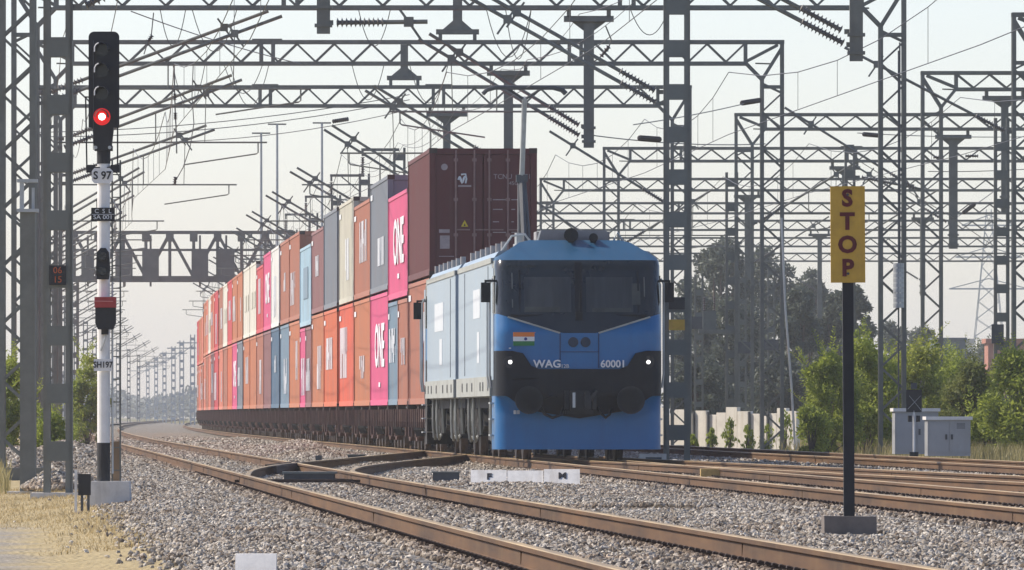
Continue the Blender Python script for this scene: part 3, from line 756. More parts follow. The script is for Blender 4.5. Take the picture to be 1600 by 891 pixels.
# ------------------------------------------------------------------ overhead wires
def wire_line(name,label,fn,Ys,zc=7.6,zm=9.1,off=0.0):
    m=MB(); r_=random.Random(4)
    for k,(a,b) in enumerate(zip(Ys,Ys[1:])):
        n=6; pm_=[]; pc_=[]
        for i in range(n+1):
            t=i/n; y=a+(b-a)*t; sag=(1-(2*t-1)**2)
            x=fn(y)+off+(.2 if k%2 else -.2)*(1-2*t)
            pm_.append((x,y,zm-.75*sag)); pc_.append((x,y,zc))
        m.tube(pm_,.011,4); m.tube(pc_,.010,4)
        for i in range(1,n): m.tube([pm_[i],pc_[i]],.006,4)
    return tag(m.build(name,WIRE),label,'overhead wire','overhead wires strung along the tracks')
LY=[120,181,239,277,315]+MLY[:9]
wire_line('overhead_wire','overhead wire hung above the near left track',A,LY,7.7,9.3)
wire_line('overhead_wire','overhead wire hung above the locomotive and the containers',B,LY,7.62,9.1)
wire_line('overhead_wire','overhead wire hung above the rusty track right of the locomotive',D,LY[:8],7.6,9.1)
wire_line('overhead_wire','overhead wire hung above the yard beyond the stop board',D,[200,258,302,344,387.5,438,488,532,584],7.6,9.1,off=7.0)
for (nm,fn,off,z) in (('feeder wire strung high along the masts left of the near track',A,-2.1,9.1),('second feeder wire strung along the left masts, slightly higher',A,-2.9,9.9),('return wire strung high along the masts behind the containers',B,1.75,9.4),('earth wire strung over the mast tops behind the containers',B,3.0,10.5)):
    m=MB()
    for a,b in zip(LY,LY[1:]): m.tube([(fn(a+(b-a)*i/8)+off,a+(b-a)*i/8,z-.45*(1-(2*i/8-1)**2)) for i in range(9)],.009,4)
    tag(m.build('feeder_wire',WIRE),nm,'overhead wire','overhead wires strung along the tracks')
def span(label,pts,r=.014,ins=None,group='loose feeder wires slung across the sky'):
    m=MB(); m.tube(pts,r,5)
    o=thing('feeder_wire',label,'wire',pts[0],0,group)
    off=Vector(pts[0]); m.v=[tuple(Vector(v)-off) for v in m.v]
    m.build('wire',WIRE,o)
    if ins:
        i_=MB()
        for (a,b) in ins: i_.insulator(Vector(a)-off,Vector(b)-off,.075)
        i_.build('insulator',INSUL,o)
    return o
def sagp(a,b,sag,n=12):
    a=Vector(a); b=Vector(b)
    return [tuple(a.lerp(b,i/n)-Vector((0,0,sag*(1-(2*i/n-1)**2)))) for i in range(n+1)]
span('upper of two thin wires slanting down left from the post over the containers',sagp(at(640,148,316),at(60,207,312),.25))
span('lower of two thin wires slanting down left from the post over the containers',sagp(at(640,156,316.6),at(60,214,312.5),.3))
span('lowest thin wire slanting down left towards the signal head, with beads',sagp(at(636,172,317),at(200,222,330),.3),ins=[(at(520,190,320),at(545,186,319.6))])
span('slack wire slung between the hanging post and the lattice column on the right',sagp(at(928,212,239),at(1196,225,277),.1),ins=[(at(1000,216,247),at(1030,218,252))])
span('thin wire from a column rising gently to the tall battened mast',sagp(at(1188,156,277),at(990,195,240),.05),ins=[(at(1160,161,271.5),at(1186,157,276.5))])
span('thin wire crossing behind the stop board with dark beads',sagp(at(1340,208,311),at(1600,214,330),.05),ins=[(at(1350,210,311.8),at(1374,212,313.6))])
span('thin wire strung low behind the right lattice columns',sagp(at(1450,268,344),at(1640,262,345),.05),ins=[(at(1458,246,344),at(1476,246,344)),(at(1508,244,344),at(1530,244,344))])
span('diagonal wire rising to the right post above the green bushes',sagp(at(1494,340,344),at(1556,297,350),.02),ins=[(at(1506,332,345),at(1522,320,346.5))])
span('diagonal wire sinking to the right beside the battened mast',sagp(at(1496,345,344),at(1556,386,350),.02))
span('long guy wire falling across the columns right of the stop board',sagp(at(1340,250,311),at(1492,342,344),.02))
span('jumper wire looping down from the nearest beam at upper left',sagp(at(240,20,239),at(236,60,239),0,4)+sagp(at(232,62,239),at(225,85,239),0,3),ins=[(at(238,55,239),at(231,66,239))])
span('looped jumper wire with beads hanging above the long hanging post',[at(946,40,240),at(955,62,240),at(950,78,240),at(935,92,240),at(925,98,240)],.018,ins=[(at(952,72,240),at(938,90,240))])
span('hanging jumper with round weights left of the containers',[at(272,99,277),at(273,150,277),at(274,180,277),at(276,215,277),at(276,240,277)],.02,ins=[(at(273,146,277),at(273,158,277)),(at(274,176,277),at(274,188,277))])
span('jumper wire with a bead looping under the second lattice portal',[at(302,99,278),at(300,150,278),at(303,193,278),at(297,230,278),at(286,262,278),at(274,283,278)],.014,ins=[(at(274,276,278),at(273,290,278))])
span('slanting wire crossing from the upper left mast towards the middle of the beam',sagp(at(205,18,236),at(470,100,270),.08))
rq=random.Random(8)
for k,(u,v,Y_,du,dv) in enumerate(((250,160,239,40,60),(300,40,239,70,75),(320,150,277,-50,95),(350,70,277,60,-50),(420,60,277,-60,90),(640,60,277,60,80),(600,90,277,-50,70),(665,120,315,30,60),(760,30,239,70,90),(985,40,239,60,-30),(830,60,239,-40,95),(560,30,239,50,60))):
    span('thin drooping jumper wire between overhead arms, %s of twelve from the left'%ORD[sorted([250,300,320,350,420,640,600,665,760,985,830,560]).index(u)],sagp((at(u,v,Y_)[0],Y_+.1,10.62),(at(u+du,v,Y_)[0],Y_+.1,10.62),.35+abs(dv)*.009,12),.011)
for u,vt,nm in ((408,208,'left one of the two slim poles rising in the pale sky behind the train'),(433,194,'taller slim pole beside the left one, rising behind the train'),(503,192,'slim pole rising behind the grey containers, right of the other two')):
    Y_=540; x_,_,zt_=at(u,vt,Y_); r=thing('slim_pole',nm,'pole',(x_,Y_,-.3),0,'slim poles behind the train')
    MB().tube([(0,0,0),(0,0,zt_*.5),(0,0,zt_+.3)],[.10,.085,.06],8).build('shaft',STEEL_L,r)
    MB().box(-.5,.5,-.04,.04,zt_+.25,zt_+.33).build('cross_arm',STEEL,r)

# ------------------------------------------------------------------ containers and wagons
def paint(name,col,dirt=(.24,.19,.16),amt=.5):
    if name!='maroon': col=tuple(c*.93+.02 for c in col)
    return mat('container_'+name,col,.55,0,.09,.9,dirt=dirt,dirt_amt=amt)
PAINT={'maroon':paint('maroon',(.105,.024,.024),(.10,.06,.05),.4),'brown':paint('brown',(.36,.125,.07)),'rust brown':paint('rust_brown',(.46,.15,.06)),
 'pink':paint('pink',(.60,.075,.19),(.5,.12,.2),.25),'grey':paint('grey',(.16,.18,.21)),'beige':paint('beige',(.50,.48,.39)),
 'light blue':paint('light_blue',(.32,.47,.56)),'cream':paint('cream',(.66,.63,.54)),'white':paint('white',(.68,.67,.63)),
 'red':paint('red',(.52,.045,.055)),'orange':paint('orange',(.56,.12,.04)),'orange red':paint('orange_red',(.62,.10,.045)),
 'dark blue':paint('dark_blue',(.05,.115,.19)),'blue grey':paint('blue_grey',(.15,.23,.30)),'purple brown':paint('purple_brown',(.22,.09,.09)),'light red':paint('light_red',(.58,.17,.10))}
FRAMED=mat('container_corner_dark',(.06,.04,.035),.7,.1,.3,3)
LOCKROD=mat('lock_rod',(.24,.15,.14),.5,.3,.2,4)
CW,CL=2.438,12.192
meshcache={}
def container_meshes(hi,L_):
    key=(hi,L_)
    if key in meshcache: return meshcache[key]
    W=CW/2; m=MB()
    c=.14
    for x in (-W,W-c):
        for y in (0,L_-c): m.box(x,x+c,y,y+c,0,hi)
    for x in (-W,W-.06):
        m.box(x,x+.06,c,L_-c,.03,.17); m.box(x,x+.06,c,L_-c,hi-.10,hi-.01)
    for y in (0,L_-.1):
        m.box(-W+c,W-c,y,y+.1,.02,.16); m.box(-W+c,W-c,y,y+.1,hi-.13,hi-.005)
    # corrugated sides
    n=int((L_-.3)/.28); st=(L_-2*c)/n
    for s in (-1,1):
        pr=[]
        for k in range(n):
            y=c+k*st
            for (t,dp) in ((0,.018),(.3,.018),(.5,.052),(.8,.052)): pr.append((y+t*st,dp))
        pr.append((L_-c,.018))
        rows=[[(s*(W-dp),y,z) for (y,dp) in pr] for z in (.17,hi-.1)]
        if s<0: rows=rows[::-1]
        m.grid(rows)
    m.grid([[(-W+.03,.05,hi-.03),(-W+.03,L_-.05,hi-.03)],[(W-.03,.05,hi-.03),(W-.03,L_-.05,hi-.03)]])
    m.grid([[(-W+c,L_-.05,.1),(W-c,L_-.05,.1)],[(-W+c,L_-.05,hi-.1),(W-c,L_-.05,hi-.1)]])
    m.grid([[(-W+.03,.05,.12),(-W+.03,L_-.05,.12)],[(W-.03,.05,.12),(W-.03,L_-.05,.12)]])
    d=MB()
    d.box(-W+c+.005,-.012,.035,.085,.165,hi-.14)
    for k in range(3):
        z=.3+k*(hi-.6)/3; 
    rods=MB()
    meshcache[key]=(m,d); return meshcache[key]
builtmesh={}
def container(label,loc,rz,colr,hi,L_=CL,doors=False,logo=None,grp='containers stacked two high on the train'):
    r=thing('shipping_container',label,'container',loc,rz,grp)
    k=(colr,hi,L_)
    m,d=container_meshes(hi,L_)
    if k in builtmesh:
        for nm,me in builtmesh[k]:
            o=bpy.data.objects.new(nm,me); COL.objects.link(o); o.parent=r
    else:
        b=m.build('body',PAINT[colr],r)
        dl=d.build('door',PAINT[colr],r)
        dr=MB(); dr.v=[(-x,y,z) for (x,y,z) in d.v]; dr.f=[f[::-1] for f in d.f]; dr.m=list(d.m); drr=dr.build('door',PAINT[colr],r)
        fb=MB()
        for x in (-1.219,1.219-.178):
            for y in (-.006,L_-.162+.006):
                for z in (-.004,hi-.118+.004): fb.box(x-.004 if x<0 else x,x+.178+(0 if x<0 else .004),y,y+.162,z,z+.118)
        cf=fb.build('corner_casting',FRAMED,r)
        builtmesh[k]=[('body',b.data),('door',dl.data),('door',drr.data),('corner_casting',cf.data)]
    return r
FIRST=CL+.26
top=[('maroon',2.896),('pink',2.591),('grey',2.896),('brown',2.591),('beige',2.896),
     ('grey',2.896),('purple brown',2.591),('light blue',2.591),('brown',2.896),('brown',2.896),
     ('white',2.896),('pink',2.896),('red',2.591),('cream',2.896),('cream',2.896),
     ('rust brown',2.896),('rust brown',2.896),('red',2.896),('cream',2.896),('brown',2.896),
     ('red',2.896),('light red',2.896),('cream',2.896),('light red',2.896),('rust brown',2.896),
     ('light red',2.591),('rust brown',2.591),('red',2.591)]
bot=[('brown',2.896),('20',('brown','blue grey')),('pink',2.896),('rust brown',2.896),('orange red',2.896),
     ('orange',2.896),('rust brown',2.896),('20',('purple brown','pink')),('rust brown',2.896),('blue grey',2.896),
     ('dark blue',2.896),('purple brown',2.896),('brown',2.896),('rust brown',2.896),('rust brown',2.896),
     ('grey',2.896),('pink',2.896),('orange',2.896),('brown',2.896),('light red',2.896),
     ('red',2.896),('purple brown',2.896),('light red',2.896),('brown',2.896),('light red',2.896),
     ('brown',2.591),('light red',2.591),('brown',2.591)]
Y=224.6; DECK=1.06
NW=len(top); wagon0=None
def wagon(label,loc,rz):
    r=thing('flat_wagon',label,'wagon',loc,rz,'container flat wagons in the train')
    m=MB(); L_=12.3
    m.box(-.30,.30,-.15,L_+.15,.62,.92); 
    for s in (-1,1):
        m.box(s*1.15-.08,s*1.15+.08,.05,L_-.05,.68,.98)
        for k in range(11):
            y=.3+k*1.17; m.box(min(s*.3,s*1.07),max(s*.3,s*1.07),y-.05,y+.05,.72,.94); m.box(s*1.2-.045+s*.02,s*1.2+.045+s*.02,y-.06,y+.06,.55,.98)
    m.box(-1.24,1.24,.0,.25,.9,1.0); m.box(-1.24,1.24,L_-.25,L_,.9,1.0); m.box(-1.24,1.24,6.0,6.3,.9,.995)
    m.build('underframe',WAGON,r)
    t=MB()
    for s in (-1,1):
        for y in (.1,5.95,6.2,12.05): t.box(s*1.13-.1,s*1.13+.1,y-.09,y+.09,.985,1.058)
    t.build('twistlock',WHEEL,r)
    for yb in (1.9,10.4):
        b=MB()
        for s in (-1,1):
            b.prism([(yb-1.35,.42),(yb-.9,.70),(yb+.9,.70),(yb+1.35,.42),(yb+1.15,.28),(yb+.5,.36),(yb+.35,.22),(yb-.35,.22),(yb-.5,.36),(yb-1.15,.28)],s*1.02-.07,s*1.02+.07,'x')
            for q in (-.28,-.1,.1,.28): b.tube([(s*1.02,yb+q,.24),(s*1.02,yb+q,.6)],.05,6)
            for q in (-1,1): b.box(s*1.1-.06,s*1.1+.08,yb+q*1.0-.13,yb+q*1.0+.13,.32,.56)
        b.box(-1.0,1.0,yb-.22,yb+.22,.42,.63)
        bo_=b.build('bogie',WAGON,r)
        for q in (-1,1):
            wsm=MB()
            for s in (-1,1):
                wsm.tube([(s*.80,yb+q,.42),(s*.84,yb+q,.42),(s*.845,yb+q,.42),(s*.93,yb+q,.42)],[.45,.45,.42,.42],18)
            wsm.tube([(-1.1,yb+q,.42),(1.1,yb+q,.42)],.07,8)
            wsm.build('wheelset',WHEEL,bo_)
    h=MB()
    for k in range(9):
        y=3.9+k*.55; h.tube([(-1.2,y,.95),(-1.22,y+.05,.5),(-1.15,y+.1,.36)],.03,5)
    h.box(-.9,-.4,5.2,6.6,.35,.7); h.tube([(.6,4.4,.55),(.6,5.4,.55)],.18,10); h.tube([(-1.0,2.5,.5),(-1.0,9.8,.5)],.03,5)
    h.build('brake_gear',UNDER,r)
    return r
COUNT={}
for i in range(NW):
    rz=math.atan(-(B(Y+6)-B(Y-6))/12.0)*1.0
    rz=-math.atan2(B(Y+12)-B(Y),12)
    X=B(Y)
    lab='low dark brown flat wagon, %s in the row behind the locomotive'%ORD[i]
    if wagon0 is None: wagon0=wagon(lab,(X,Y,0),rz)
    else: dup(wagon0,(X,Y,0),rz,lab)
    c=bot[i]
    if c[0]=='20':
        for k in (0,1):
            yy=Y+k*6.14; lb='short %s container in the bottom row, %s half of wagon %s from the locomotive'%(c[1][k],('near','far')[k],ORD[i])
            container(lb,(X+(-math.sin(rz))*k*6.14,yy,DECK),rz,c[1][k],2.591,6.058)
        hb=2.591
    else:
        container('%s container in the bottom row, %s behind the locomotive'%(c[0],ORD[i]),(X,Y,DECK),rz,c[0],c[1]); hb=c[1]
    t=top[i]
    if i==0:
        tc0=container('dark maroon container with warning triangle, on top right behind the locomotive',(X,Y,DECK+hb+.03),rz,t[0],t[1])
    else:
        container('%s container in the top row, %s behind the locomotive'%(t[0],ORD[i]),(X,Y,DECK+hb+.03),rz,t[0],t[1])
    Y+=FIRST+(1.5 if i%5==4 else 0)
# details of the first container: rods and marks on its end doors
def rods(root,hi):
    ds=[c for c in root.children if c.name.startswith('door')]
    for d_,xs in ((ds[0],(-.62,-.20)),(ds[1],(.14,.56))):
        for x in xs:
            m=MB(); m.tube([(x,.012,.05),(x,.012,hi-.04)],.022,8)
            for z in (.25,.9,1.7,hi-.3): m.box(x-.05,x+.05,.0,.034,z,z+.07)
            m.bar((x,0.0,1.05),(x+.32,0.0,1.05),.03)
            m.build('lock_rod',LOCKROD,d_)
    return ds
ds=rods(tc0,2.896)
def mark(parent,x0,x1,z0,z1,material=None,name='marking'): return MB().box(x0,x1,.028,.034,z0,z1).build(name,material or LETTER,parent)
LM=mat('faded_marking',(.36,.30,.30),.7,0,.15,9)
text('lettering','TCNU  48 71 3',.16,LM,ds[1],(.72,.03,2.25),sx=.95)
text('lettering','45G1',.12,LM,ds[1],(.72,.03,2.10))
for k,(z,wd) in enumerate(((1.72,.36),(1.5,.22),(1.22,.14),(.98,.30))): mark(ds[1],.22,.22+wd,z,z+.022,LM); mark(ds[1],.64,.64+wd*.4,z,z+.022,LM)
# round badge, horse-like squiggle badge is only a plain curved mark, plate and triangle
m=MB(); m.tube([(-.88,.034,2.47),(-.88,.028,2.47)],.075,16); m.build('round_badge',LM,ds[0])
m=MB(); m.tube([(-.56+.02*k,.03,2.18+.09*math.sin(k*1.1)) for k in range(9)],[.012+.02*(k%3==0) for k in range(9)],6); m.tube([(-.50,.03,2.30),(-.40,.03,2.31),(-.38,.03,2.2),(-.40,.03,2.1)],.022,6); m.build('emblem',LETTER,ds[0])
mark(ds[0],-.57,-.27,2.02,2.06,LM)
m=MB(); m.prism([(-.50,1.12),(-.34,1.12),(-.42,1.27)],.028,.034); m.build('warning_triangle',YEL,ds[0])
m=MB(); m.prism([(-.445,1.135),(-.395,1.135),(-.42,1.2)],.0245,.0275); m.build('triangle_symbol',BLACKP,ds[0])
mark(ds[0],-.98,-.76,.62,.92,LM,'data_plate'); mark(ds[0],-1.0,-.76,.98,1.06,LM); mark(ds[0],-1.0,-.66,.44,.455,LM); mark(ds[0],-1.06,-.92,.15,.2,LM)
# white lettering and logos on container sides (left side faces the sun)
for o in [x for x in bpy.data.objects if x.get('category')=='container']:
    lab=o['label']; body=[c for c in o.children if c.name.startswith('body')][0]
    hi=max(v.co.z for v in body.data.vertices); ln=max(v.co.y for v in body.data.vertices)
    rot=(math.pi/2,0,-math.pi/2); x=-1.222
    rl=random.Random(lab)
    if lab.startswith('pink'):
        t=text('lettering','ONE',1.55,LETTER,body,(x,ln*.45,hi*.52),rot,sx=2.0 if ln>10 else 1.0,bold=.03)
        MB().box(x-.002,x+.012,ln*.42,ln*.5,.5,.62).build('small_marking',LETTER,body)
    elif lab.startswith('light blue'):
        MB().box(x-.002,x+.012,3.4,8.2,.9,1.9).build('side_emblem',PAINT['blue grey'],body)
    elif lab.startswith('cream'):
        for a in (2.0,6.4): MB().box(x-.002,x+.012,a,a+2.6,1.1,1.75).build('side_emblem',PAINT['beige'],body)
    elif rl.random()<.8 and 'maroon' not in lab:
        yy=rl.uniform(.15,.5)*ln; zz=rl.uniform(.36,.6)*hi; m=MB(); n=rl.randint(5,16); hh=rl.uniform(.3,.75); q_=yy
        for k in range(n):
            wst=rl.choice((.10,.14,.34)); a_=zz-hh*(1 if rl.random()<.75 else rl.uniform(-.2,.6)); b2=zz+hh*(1 if rl.random()<.75 else rl.uniform(-.1,.6))
            if q_+wst<ln-.4 and b2>a_+.1: m.box(x-.002,x+.012,q_,q_+wst,a_,b2)
            q_+=wst+rl.choice((.12,.18,.3))
        m.box(x-.002,x+.012,ln*.86,ln*.96,hi-.42,hi-.28)
        if m.v: m.build('side_marking',LETTER,body)

# ------------------------------------------------------------------ locomotive
RZL=math.atan(.048)
def loco_shell(r, rear=False):
    """cab end shell in local coords (x right, y back, z up)"""
    W=1.55
    def plan(nc=7):
        p=[(-W,1.7),(-W,1.2),(-W,.7),(-W,.40)]
        for k in range(1,nc+1):
            t=math.pi/2*k/nc; p.append((-W+.30*(1-math.cos(t)),.40-.30*math.sin(t)))
        for x in np.linspace(-1.05,1.05,15): p.append((x,.10-.10*(1-(x/1.25)**2)))
        q=[(-x,y) for (x,y) in p[:4+nc]][::-1]
        return p+q
    PL=plan()
    def rake(z):
        if z<1.1: return .02
        if z<2.4: return -.10
        if z<3.72: return -.10+(z-2.4)/1.32*.50
        return .40+(z-3.72)/.42*1.15
    def band(zlo,zhi,nz,off=0.0,xlim=None,push=0.0):
        rows=[]
        for k in range(nz+1):
            row=[]
            for (x,y) in PL:
                f=min(1,max(0,(1.7-y)/1.3)); ax=abs(x)
                lo=zlo(ax); hi=zhi(ax); z=lo+(hi-lo)*k/nz
                row.append((x*(1-(.0 if z<3.72 else (z-3.72)*.45*1)),y+rake(z)*f-push*(1 if y<.5 else 0),z))
            rows.append(row)
        return rows
    V=lambda ax: 2.37 if ax<.36 else 2.37+.36*min(1,(ax-.36)/1.15)
    blk_top=lambda ax: 1.70 if ax<.86 else (1.70+.34*min(1,(ax-.86)/.22) )
    blk_bot=lambda ax: .78+.16*min(1,ax/1.0) if ax<1.0 else .94+.26*min(1,(ax-1.0)/.35)
    return PL,rake,band,V,blk_top,blk_bot
def loco_side(r, y0, y1, slots):
    W=1.55
    m=MB()
    m.prism([(-W,1.56),(W,1.56),(W,3.74),(1.42,3.92),(.95,4.0),(-.95,4.0),(-1.42,3.92),(-W,3.74)],y0,y1)
    m.build('body',SIDEB,r)
    s=MB()
    for q in (-1,1): s.box(q*1.56-.035,q*1.56+.035,y0-.02,y1,1.20,1.57)
    s.box(-1.5,1.5,y0,y1,1.18,1.30)
    so_=s.build('sill',SILL,r)
    h=MB()
    for y in slots: h.prism([(y-.16,1.30),(y+.16,1.30),(y+.2,1.38),(y+.16,1.47),(y-.16,1.47),(y-.2,1.38)],-1.602,-1.597,'x'); h.prism([(y-.16,1.30),(y+.16,1.30),(y+.2,1.38),(y+.16,1.47),(y-.16,1.47),(y-.2,1.38)],1.597,1.602,'x')
    h.build('lifting_slot',BLACKP,so_)
    g_=MB()
    for q in (-1,1): g_.box(q*1.53-.04,q*1.53+.04,y0,y1,3.70,3.80)
    g_.build('gutter',SILL,r)
def bogie(r,yc):
    b=MB()
    for s in (-1,1):
        b.prism([(yc-2.1,.62),(yc-1.8,.9),(yc-.8,.86),(yc-.5,.62),(yc+.5,.62),(yc+.8,.86),(yc+1.8,.9),(yc+2.1,.62),(yc+1.6,.5),(yc-1.6,.5)],s*1.18-.08,s*1.18+.08,'x')
        for q in (-1.3,1.3):
            b.box(s*1.25-.1,s*1.25+.1,yc+q-.2,yc+q+.2,.42,.78)
            for k in (-.34,.34): b.tube([(s*1.25,yc+q+k,.55),(s*1.25,yc+q+k,1.0)],.09,10)
        for k in (-.3,.3): b.tube([(s*1.25,yc+k,.6),(s*1.25,yc+k,1.18)],.13,10)
        b.bar((s*1.3,yc-1.2,.95),(s*1.3,yc-.4,.55),.08); b.bar((s*1.3,yc+1.2,.95),(s*1.3,yc+.4,.55),.08)
    b.box(-1.1,1.1,yc-.3,yc+.3,.55,.85)
    o=b.build('bogie',UNDER,r)
    for q in (-1.3,1.3):
        w_=MB()
        for s in (-1,1): w_.tube([(s*.79,yc+q,.61),(s*.83,yc+q,.61),(s*.84,yc+q,.61),(s*.94,yc+q,.61)],[.64,.64,.61,.61],26)
        w_.tube([(-1.2,yc+q,.61),(1.2,yc+q,.61)],.1,10); w_.build('wheelset',WHEEL,o)
    c=MB()
    for q in (-1.2,.9):
        c.tube([(-1.42,yc+q,1.2),(-1.44,yc+q+.05,.95),(-1.42,yc+q+.3,.5),(-1.36,yc+q+.75,.32),(-1.3,yc+q+1.0,.42)],.034,6)
        c.tube([(-1.46,yc+q-.5,1.2),(-1.46,yc+q-.5,.75),(-1.44,yc+q-.45,.35)],.028,6)
    c.build('cable',SILL,o)
    d=MB()
    for q in (-2.0,0.1,1.6): d.tube([(-1.35,yc+q,1.2),(-1.32,yc+q,.45)],.04,6)
    d.box(-1.42,-1.3,yc-.12,yc+.12,.72,.95); d.build('damper',STEEL,o)
def loco_unit(label,loc,front=True):
    r=thing('electric_locomotive',label,'locomotive',loc,RZL,'twin units of the blue electric locomotive')
    LU=16.4
    PL,rake,band,V,bt,bb=loco_shell(r)
    fl=(lambda o:o) 
    def shell(name,zlo,zhi,nz,matl,push=0.0):
        m=MB(); rows=band(zlo,zhi,nz,push=push)
        if not front:
            rows=[[(-x,LU-y,z) for (x,y,z) in row] for row in rows]
        m.grid(rows); o=m.build(name,matl,r,smooth=True)
        return o
    c0,c1=(1.7,LU) if front else (0.0,LU-1.7)
    loco_side(r,c0,c1,[2.3,4.4,5.6,9.2,11.4,13.6] if front else [1.0,3.0,5.2,8.6,11.2,12.9,14.5])
    shell('apron',lambda a:.20,lambda a:bb(a)+.0,6,BLUE if front else UNDER)
    shell('bumper_panel',bb,bt,6,LOCOBLK,.10)
    shell('nose_panel',bt,V,8,BLUE,.02)
    wsd=shell('windscreen',V,lambda a:3.74,10,GLASS)
    shell('roof_front',lambda a:3.74,lambda a:4.13 if a<1.2 else 4.13-.32*min(1,(a-1.2)/.35)**1.0,6,BLUE_R)
    # closing floor/roof behind the front shell
    m=MB(); ya,yb=(.5,1.75) if front else (LU-1.75,LU-.5)
    m.box(-1.47,1.47,ya+.35,yb,1.2,3.72); m.box(-1.2,1.2,ya+.9 if front else ya,yb if front else yb-.9,3.72,4.0); m.build('cab_core',LOCOBLK,r)
    m=MB(); ya,yb=(.35,LU) if front else (0,LU-.35)
    m.box(-1.35,1.35,ya,yb,.98,1.22); m.box(-1.2,1.2,6.3,10.8,.35,1.0); m.build('underframe',UNDER,r)
    bogie(r,3.7); bogie(r,13.3)
    # side fittings (left and right alike)
    for s in (-1,1):
        m=MB()
        for y in ((3.2,13.4) if front else (2.4,)): m.box(s*1.553-.006,s*1.553+.006,y-.02,y+.02,1.62,3.66)
        m.build('panel_seam',LOCOBLK,r)
        m=MB()
        for (ya,yb,za,zb_) in (((6.6,9.6,2.72,3.28),(6.9,7.9,1.85,2.45)) if front else ((6.0,10.5,2.62,3.22),(6.6,8.0,1.9,2.45))): m.box(s*1.552-.004,s*1.552+.004,ya,yb,za,zb_)
        m.build('white_placard',PLAC,r)
        yd=.95 if front else LU-.95
        m=MB(); m.box(s*1.552-.005,s*1.552+.005,yd-.02,yd+.75,1.5,3.6)
        m.build('cab_door_recess',SIDEB,r)
        m=MB()
        for q in (-.12,.86): m.tube([(s*1.60,yd+q,1.35),(s*1.63,yd+q,1.6),(s*1.63,yd+q,3.3),(s*1.58,yd+q,3.4)],.022,6)
        for z in (.45,.75,1.05): m.box(s*1.5-.12,s*1.5+.12,yd,yd+.6,z,z+.03)
        m.build('handrail',STEEL_L,r)
        mr=MB(); ym=.55 if front else LU-.55; mr.box(s*1.72-.085,s*1.72+.085,ym-.05,ym+.05,2.95,3.32); mr.bar((s*1.5,ym,3.35),(s*1.72,ym,3.35),.04); mr.bar((s*1.72,ym,3.3),(s*1.72,ym,3.37),.04); mr.build('mirror',LOCOBLK,r)
        sw=MB(); yw=.62 if front else LU-1.35; sw.box(s*1.556-.004,s*1.556+.004,yw,yw+.62,2.75,3.45); sw.build('side_window',GLASS,r)
    # roof gear
    m=MB()
    for y in np.arange(2.6,16,2.2): m.tube([(-1.28,y,3.9),(-1.28,y,4.12)],.06,8); m.insulator((.5,y,4.0),(.5,y,4.35),.1)
    m.box(-.8,.8,5.0,9.0,4.0,4.18)
    m.build('roof_equipment',ROOFGREY,r)
    if not front:
        p=thing('p','p','p'); del p['label']; del p['category']; p.name='pantograph'; p.parent=r; p.location=(.0,3.0,4.0)
        m=MB(); m.box(-.55,.55,-.7,.7,.12,.2)
        for x in (-.5,.5):
            for y in (-.6,.6): m.insulator((x,y,-.02),(x,y,.12),.08)
        m.build('base',STEEL_D,p)
        m=MB(); m.tube([(0,-.3,.2),(0,.9,1.75)],.07,8); m.tube([(.12,-.3,.2),(.06,.9,1.72)],.03,6); m.tube([(-.12,-.3,.2),(-.06,.9,1.72)],.03,6); m.box(-.12,.12,.8,1.0,1.7,1.85); m.build('lower_arm',STEEL_D,p)
        m=MB(); m.tube([(0,.9,1.78),(0,-.25,3.42)],.055,8); m.build('upper_arm',STEEL_L,p)
        m=MB(); m.tube([(0,-.25,3.38),(-.34,-.25,3.60)],.03,6); m.tube([(0,-.25,3.38),(.34,-.25,3.60)],.03,6)
        for y in (-.42,-.08): m.tube([(-.86,y,3.50),(-.78,y,3.58),(-.6,y,3.63),(.6,y,3.63),(.78,y,3.58),(.86,y,3.50)],.045,7)
        m.build('collector_head',STEEL_D,p)
    if front:
        m=MB(); m.box(-.70,.68,1.9,2.9,4.0,4.30); m.prism([(-.70,4.0),(.68,4.0),(.62,4.32),(-.62,4.32)],1.75,1.9); m.build('roof_box',ROOFGREY,r)
        for (x,z,rad) in ((-.08,4.22,.135),(.34,4.17,.085)):
            h=MB(); h.tube([(x,1.25,z),(x,1.32,z),(x,1.75,z)],[rad,rad*.85,rad*.6],16); h.box(x-.05,x+.05,1.4,1.6,4.0,z); h.build('horn',LOCOBLK,r)
        m=MB(); m.tube([(-1.35,2.2,3.93),(-1.15,2.2,4.22),(-.9,2.2,4.25),(-.75,2.2,4.05)],.025,6); m.tube([(-1.0,2.4,4.0),(-1.0,2.4,4.28)],.09,10); m.tube([(-.7,1.8,4.05),(-.62,1.8,4.3)],.03,6); m.tube([(.72,1.8,4.05),(.82,1.8,4.28),(1.0,1.8,4.0)],.03,6); m.build('antenna',STEEL_L,r)
        yF=lambda x,z: .10-.10*(1-(min(abs(x),1.05)/1.25)**2)+rake(z)
        # windscreen dividers and wipers
        m=MB()
        m.bar((0,yF(0,2.62)-.012,2.62),(0,yF(0,3.7)-.012,3.7),.14,.02)
        for x in (-1.1,1.12): m.bar((x,yF(x,2.8)-.0,2.75),(x*1.0,yF(x,3.5),3.55),.035,.02)
        m.build('windscreen_post',LOCOBLK,wsd)
        m=MB(); m.bar((-1.28,yF(1,2.70)-.012,2.705),(1.28,yF(1,2.70)-.012,2.705),.035,.03); m.box(-.06,.06,yF(0,2.7)-.06,yF(0,2.7),2.62,2.76)
        m.bar((0,yF(0,2.7)-.05,2.72),(0.03,yF(0,3.3)-.05,3.3),.025)
        m.build('wiper',LOCOBLK,wsd)
        m=MB()
        for s in (-1,1):
            m.bar((s*.36,-.115,2.372),(s*.92,-.075,2.545),.03); m.bar((s*.92,-.075,2.545),(s*1.33,.03,2.672),.03)
        m.build('windscreen_trim',SILL,wsd)
